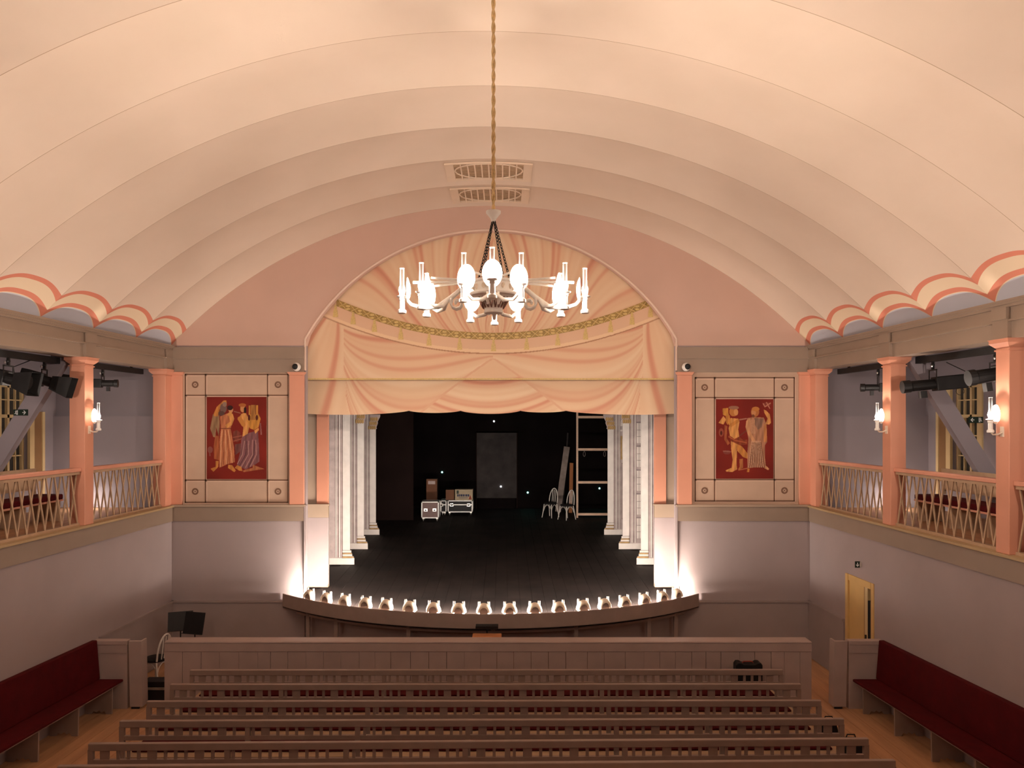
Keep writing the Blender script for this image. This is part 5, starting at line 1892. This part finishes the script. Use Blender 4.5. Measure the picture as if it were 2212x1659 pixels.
# ceiling ventilation grilles, set into the last two bays at the crown
for b, nmx in ((0, 'beside the stage arch'), (1, 'one bay away from the stage arch')):
    yc_ = YF - BAY * (b + .5)
    wx = .60
    y0, y1 = yc_ - .40, yc_ + .40
    def vs_z(x, y):
        u = (YF - y) / BAY - b
        h = hw(y) + .02; rise = Z_APEX - Z_SPRING; R_ = (h * h + rise * rise) / (2 * rise)
        r = R_ + BULGE * (1 - (2 * u - 1) ** 2)
        return Z_APEX - R_ + math.sqrt(r * r - x * x)
    t = thing('ceiling_grille', (0, yc_, vs_z(0, yc_) - .05), 'oval slatted ventilation grille in the vault crown, ' + nmx, 'grille', 'vault ventilation grilles')
    def patch(name, mt, x0, x1, ya, yb, drop, th, nx=1, ny=1):
        m_ = MB()
        for i_ in range(nx):
            for j_ in range(ny):
                xa, xb = x0 + (x1 - x0) * i_ / nx, x0 + (x1 - x0) * (i_ + 1) / nx
                yc0, yc1 = ya + (yb - ya) * j_ / ny, ya + (yb - ya) * (j_ + 1) / ny
                q_ = [(xa, yc0), (xb, yc0), (xb, yc1), (xa, yc1)]
                m_.hexa([(x, y, vs_z(x, y) - drop - th) for x, y in q_] + [(x, y, vs_z(x, y) - drop) for x, y in q_])
        return m_.build(name, mt, t)
    patch('backing', 'winbrown', -wx - .05, wx + .05, y0 - .03, y1 + .03, .004, .004, 10, 6)
    patch('frame', 'vault', -wx - .15, -wx, y0 - .05, y1 + .05, .006, .03, 1, 6)
    patch('frame', 'vault', wx, wx + .15, y0 - .05, y1 + .05, .006, .03, 1, 6)
    patch('frame', 'vault', -wx, wx, y0 - .05, y0, .006, .03, 10, 1)
    patch('frame', 'vault', -wx, wx, y1, y1 + .05, .006, .03, 10, 1)
    pts_ = [(wx * .98 * math.cos(a), yc_ + .39 * math.sin(a)) for a in [2 * PI * k / 48 for k in range(48)]]
    MB().tube([(x, y, vs_z(x, y) - .03) for x, y in pts_], .014, 6, closed=True).build('oval_rim', 'vault', t)
    for k in range(9):
        x = -wx + 2 * wx * (k + 1) / 10
        patch('slat', 'vault', x - .012, x + .012, y0, y1, .012, .024, 1, 6)
    for k in range(11):
        yy_ = y0 + (y1 - y0) * (k + .5) / 11
        patch('cross_slat', 'lattice', -wx, wx, yy_ - .014, yy_ + .014, .009, .012, 10, 1)

# ------------------------------------------------------------------ things in the pit and aisle
def music_stand(p, rz, label, tilt=.35, w_=.46, h_=.34, hgt=None):
    t = thing('music_stand', (p[0], p[1], fz(13)), label, 'music stand', 'black music stands', rz)
    z = (hgt if hgt else p[2]) - fz(13)
    m_ = MB().box(-w_ / 2, w_ / 2, -.006, .006, -h_ / 2, h_ / 2)
    m_.box(-w_ / 2, w_ / 2, -.05, .0, -h_ / 2 - .008, -h_ / 2)
    m_.xf(Matrix.Translation((0, -.02, z)) @ Matrix.Rotation(-tilt, 4, 'X')).build('desk', 'iron', t, local=True)
    MB().tube([(0, 0, .12), (0, 0, z - .02)], .012, 8).build('stem', 'iron', t, local=True)
    for k in range(3):
        a = 2 * PI * k / 3
        MB().tube([(0, 0, .2), (.22 * math.cos(a), .22 * math.sin(a), .008)], .009, 6).build('leg', 'iron', t, local=True)
    return t


p = at(390, 1341, 14.45)
music_stand(p, .35, 'black music stand tilted away, behind its neighbour near the half wall', .45, .44, .36)
p = at(421, 1345, 13.75)
music_stand(p, -.25, 'black music stand in front of its neighbour, beside the white chair back', .25, .40, .38)
p = at(1052, 1353, 13.25)
music_stand(p, 0, "conductor's black music stand with flat desk at the middle of the stage edge", 1.42, .39, .20)
# conductor's stool
p = at(1052, 1374, 13.05)
t = thing('stool', (p.x, 13.05, fz(13)), 'orange brown wooden stool in the middle of the pit behind the barrier', 'stool')
zt_ = p.z + .01
MB().box(p.x - .25, p.x + .25, 12.95, 13.2, zt_ - .045, zt_).build('seat', 'woodo', t, bevel=.015)
for sx_ in (-1, 1):
    for sy_ in (12.98, 13.17):
        MB().box(p.x + sx_ * .21 - .018, p.x + sx_ * .21 + .018, sy_ - .018, sy_ + .018, fz(13), zt_ - .045).build('leg', 'woodo', t)
# chairs in the pit
chair((at(335, 0, 13.75).x, 13.8, fz(13)), 1.2, 'white framed chair with black seat behind the half wall near the music stands', 'chairw', 'dark')
chair((at(441, 0, 13.2).x + .12, 13.12, fz(13)), .1, 'white bentwood chair whose back rises in front of the black music stands', 'chairw', 'dark')
# black case by the gap
p = at(330, 1500, 12.95)
t = thing('equipment_case', (p.x, 13.05, fz(13)), 'low black equipment case on the floor between gate post and pit barrier', 'case')
MB().box(p.x - .18, p.x + .26, 12.9, 13.2, fz(13) + .004, fz(13) + .20).build('body', 'caseblack', t, bevel=.01)
MB().box(p.x - .18, p.x + .26, 12.895, 13.205, fz(13) + .2, fz(13) + .235).build('grey_strip', 'board', t)
MB().box(p.x - .17, p.x + .24, 12.92, 13.18, fz(13) + .235, fz(13) + .33).build('lid', 'caseblack', t, bevel=.01)

# black trolley case in front of the barrier
p = at(1617, 1430, 12.38)
zt_ = p.z
t = thing('trolley_case', (p.x, 12.42, fz(12.4)), 'upright black trolley case in front of the pit barrier', 'case')
wv = .215
prof = [(-wv, fz(12.4) + .05), (wv, fz(12.4) + .05), (wv, zt_ - .04), (wv - .03, zt_), (.13, zt_), (.09, zt_ - .025), (-.09, zt_ - .025), (-.13, zt_), (-wv + .03, zt_), (-wv, zt_ - .04)]
MB().prism([(p.x + a, z) for a, z in prof], 12.33, 12.50).build('body', 'iron', t, bevel=.012)
MB().tube([(p.x - .09, 12.42, zt_ - .03), (p.x - .07, 12.42, zt_ - .002), (p.x + .07, 12.42, zt_ - .002), (p.x + .09, 12.42, zt_ - .03)], .010, 8).build('handle', 'inkr', t)
for sx_ in (-1, 1):
    c_ = MB().lathe([(.03, -.015), (.033, 0), (.03, .015)], 12)
    c_.xf(Matrix.Translation((p.x + sx_ * .17, 12.42, fz(12.4) + .034)) @ Matrix.Rotation(PI / 2, 4, 'Y')).build('wheel', 'iron', t)
# black bags by the pew ends
for px, d_, h_, lab, w_ in ((1838, 10.42, .34, 'larger black bag on the floor beside the pew ends, yellow door side', .36), (1790, 11.22, .30, 'smaller black bag on the floor beside the pew ends, yellow door side', .24)):
    x = at(px, 0, d_).x
    z0 = fz(d_)
    t = thing('bag', (x, d_, z0), lab, 'bag')
    m_ = MB()
    n_ = 12
    rings = [(.92, 0), (1.0, .08), (.98, .6), (.8, .9), (.55, 1.0)]
    vs_, fs_ = [], []
    for r, zz in rings:
        for k in range(n_):
            a = 2 * PI * k / n_
            ce, se = math.cos(a), math.sin(a)
            ex = lambda v: math.copysign(abs(v) ** .6, v)
            vs_.append((x + w_ / 2 * r * ex(ce), d_ + .11 * r * ex(se), z0 + .004 + h_ * zz))
    for j in range(len(rings) - 1):
        for k in range(n_):
            fs_.append((j * n_ + k, j * n_ + (k + 1) % n_, (j + 1) * n_ + (k + 1) % n_, (j + 1) * n_ + k))
    fs_ += [tuple(range(n_ - 1, -1, -1)), tuple((len(rings) - 1) * n_ + k for k in range(n_))]
    m_.add(vs_, fs_).build('bag_body', 'iron', t, smooth=True)
    MB().tube([(x - .07, d_, z0 + h_), (x - .05, d_, z0 + h_ + .06), (x + .05, d_, z0 + h_ + .06), (x + .07, d_, z0 + h_)], .009, 6).build('handle', 'iron', t)
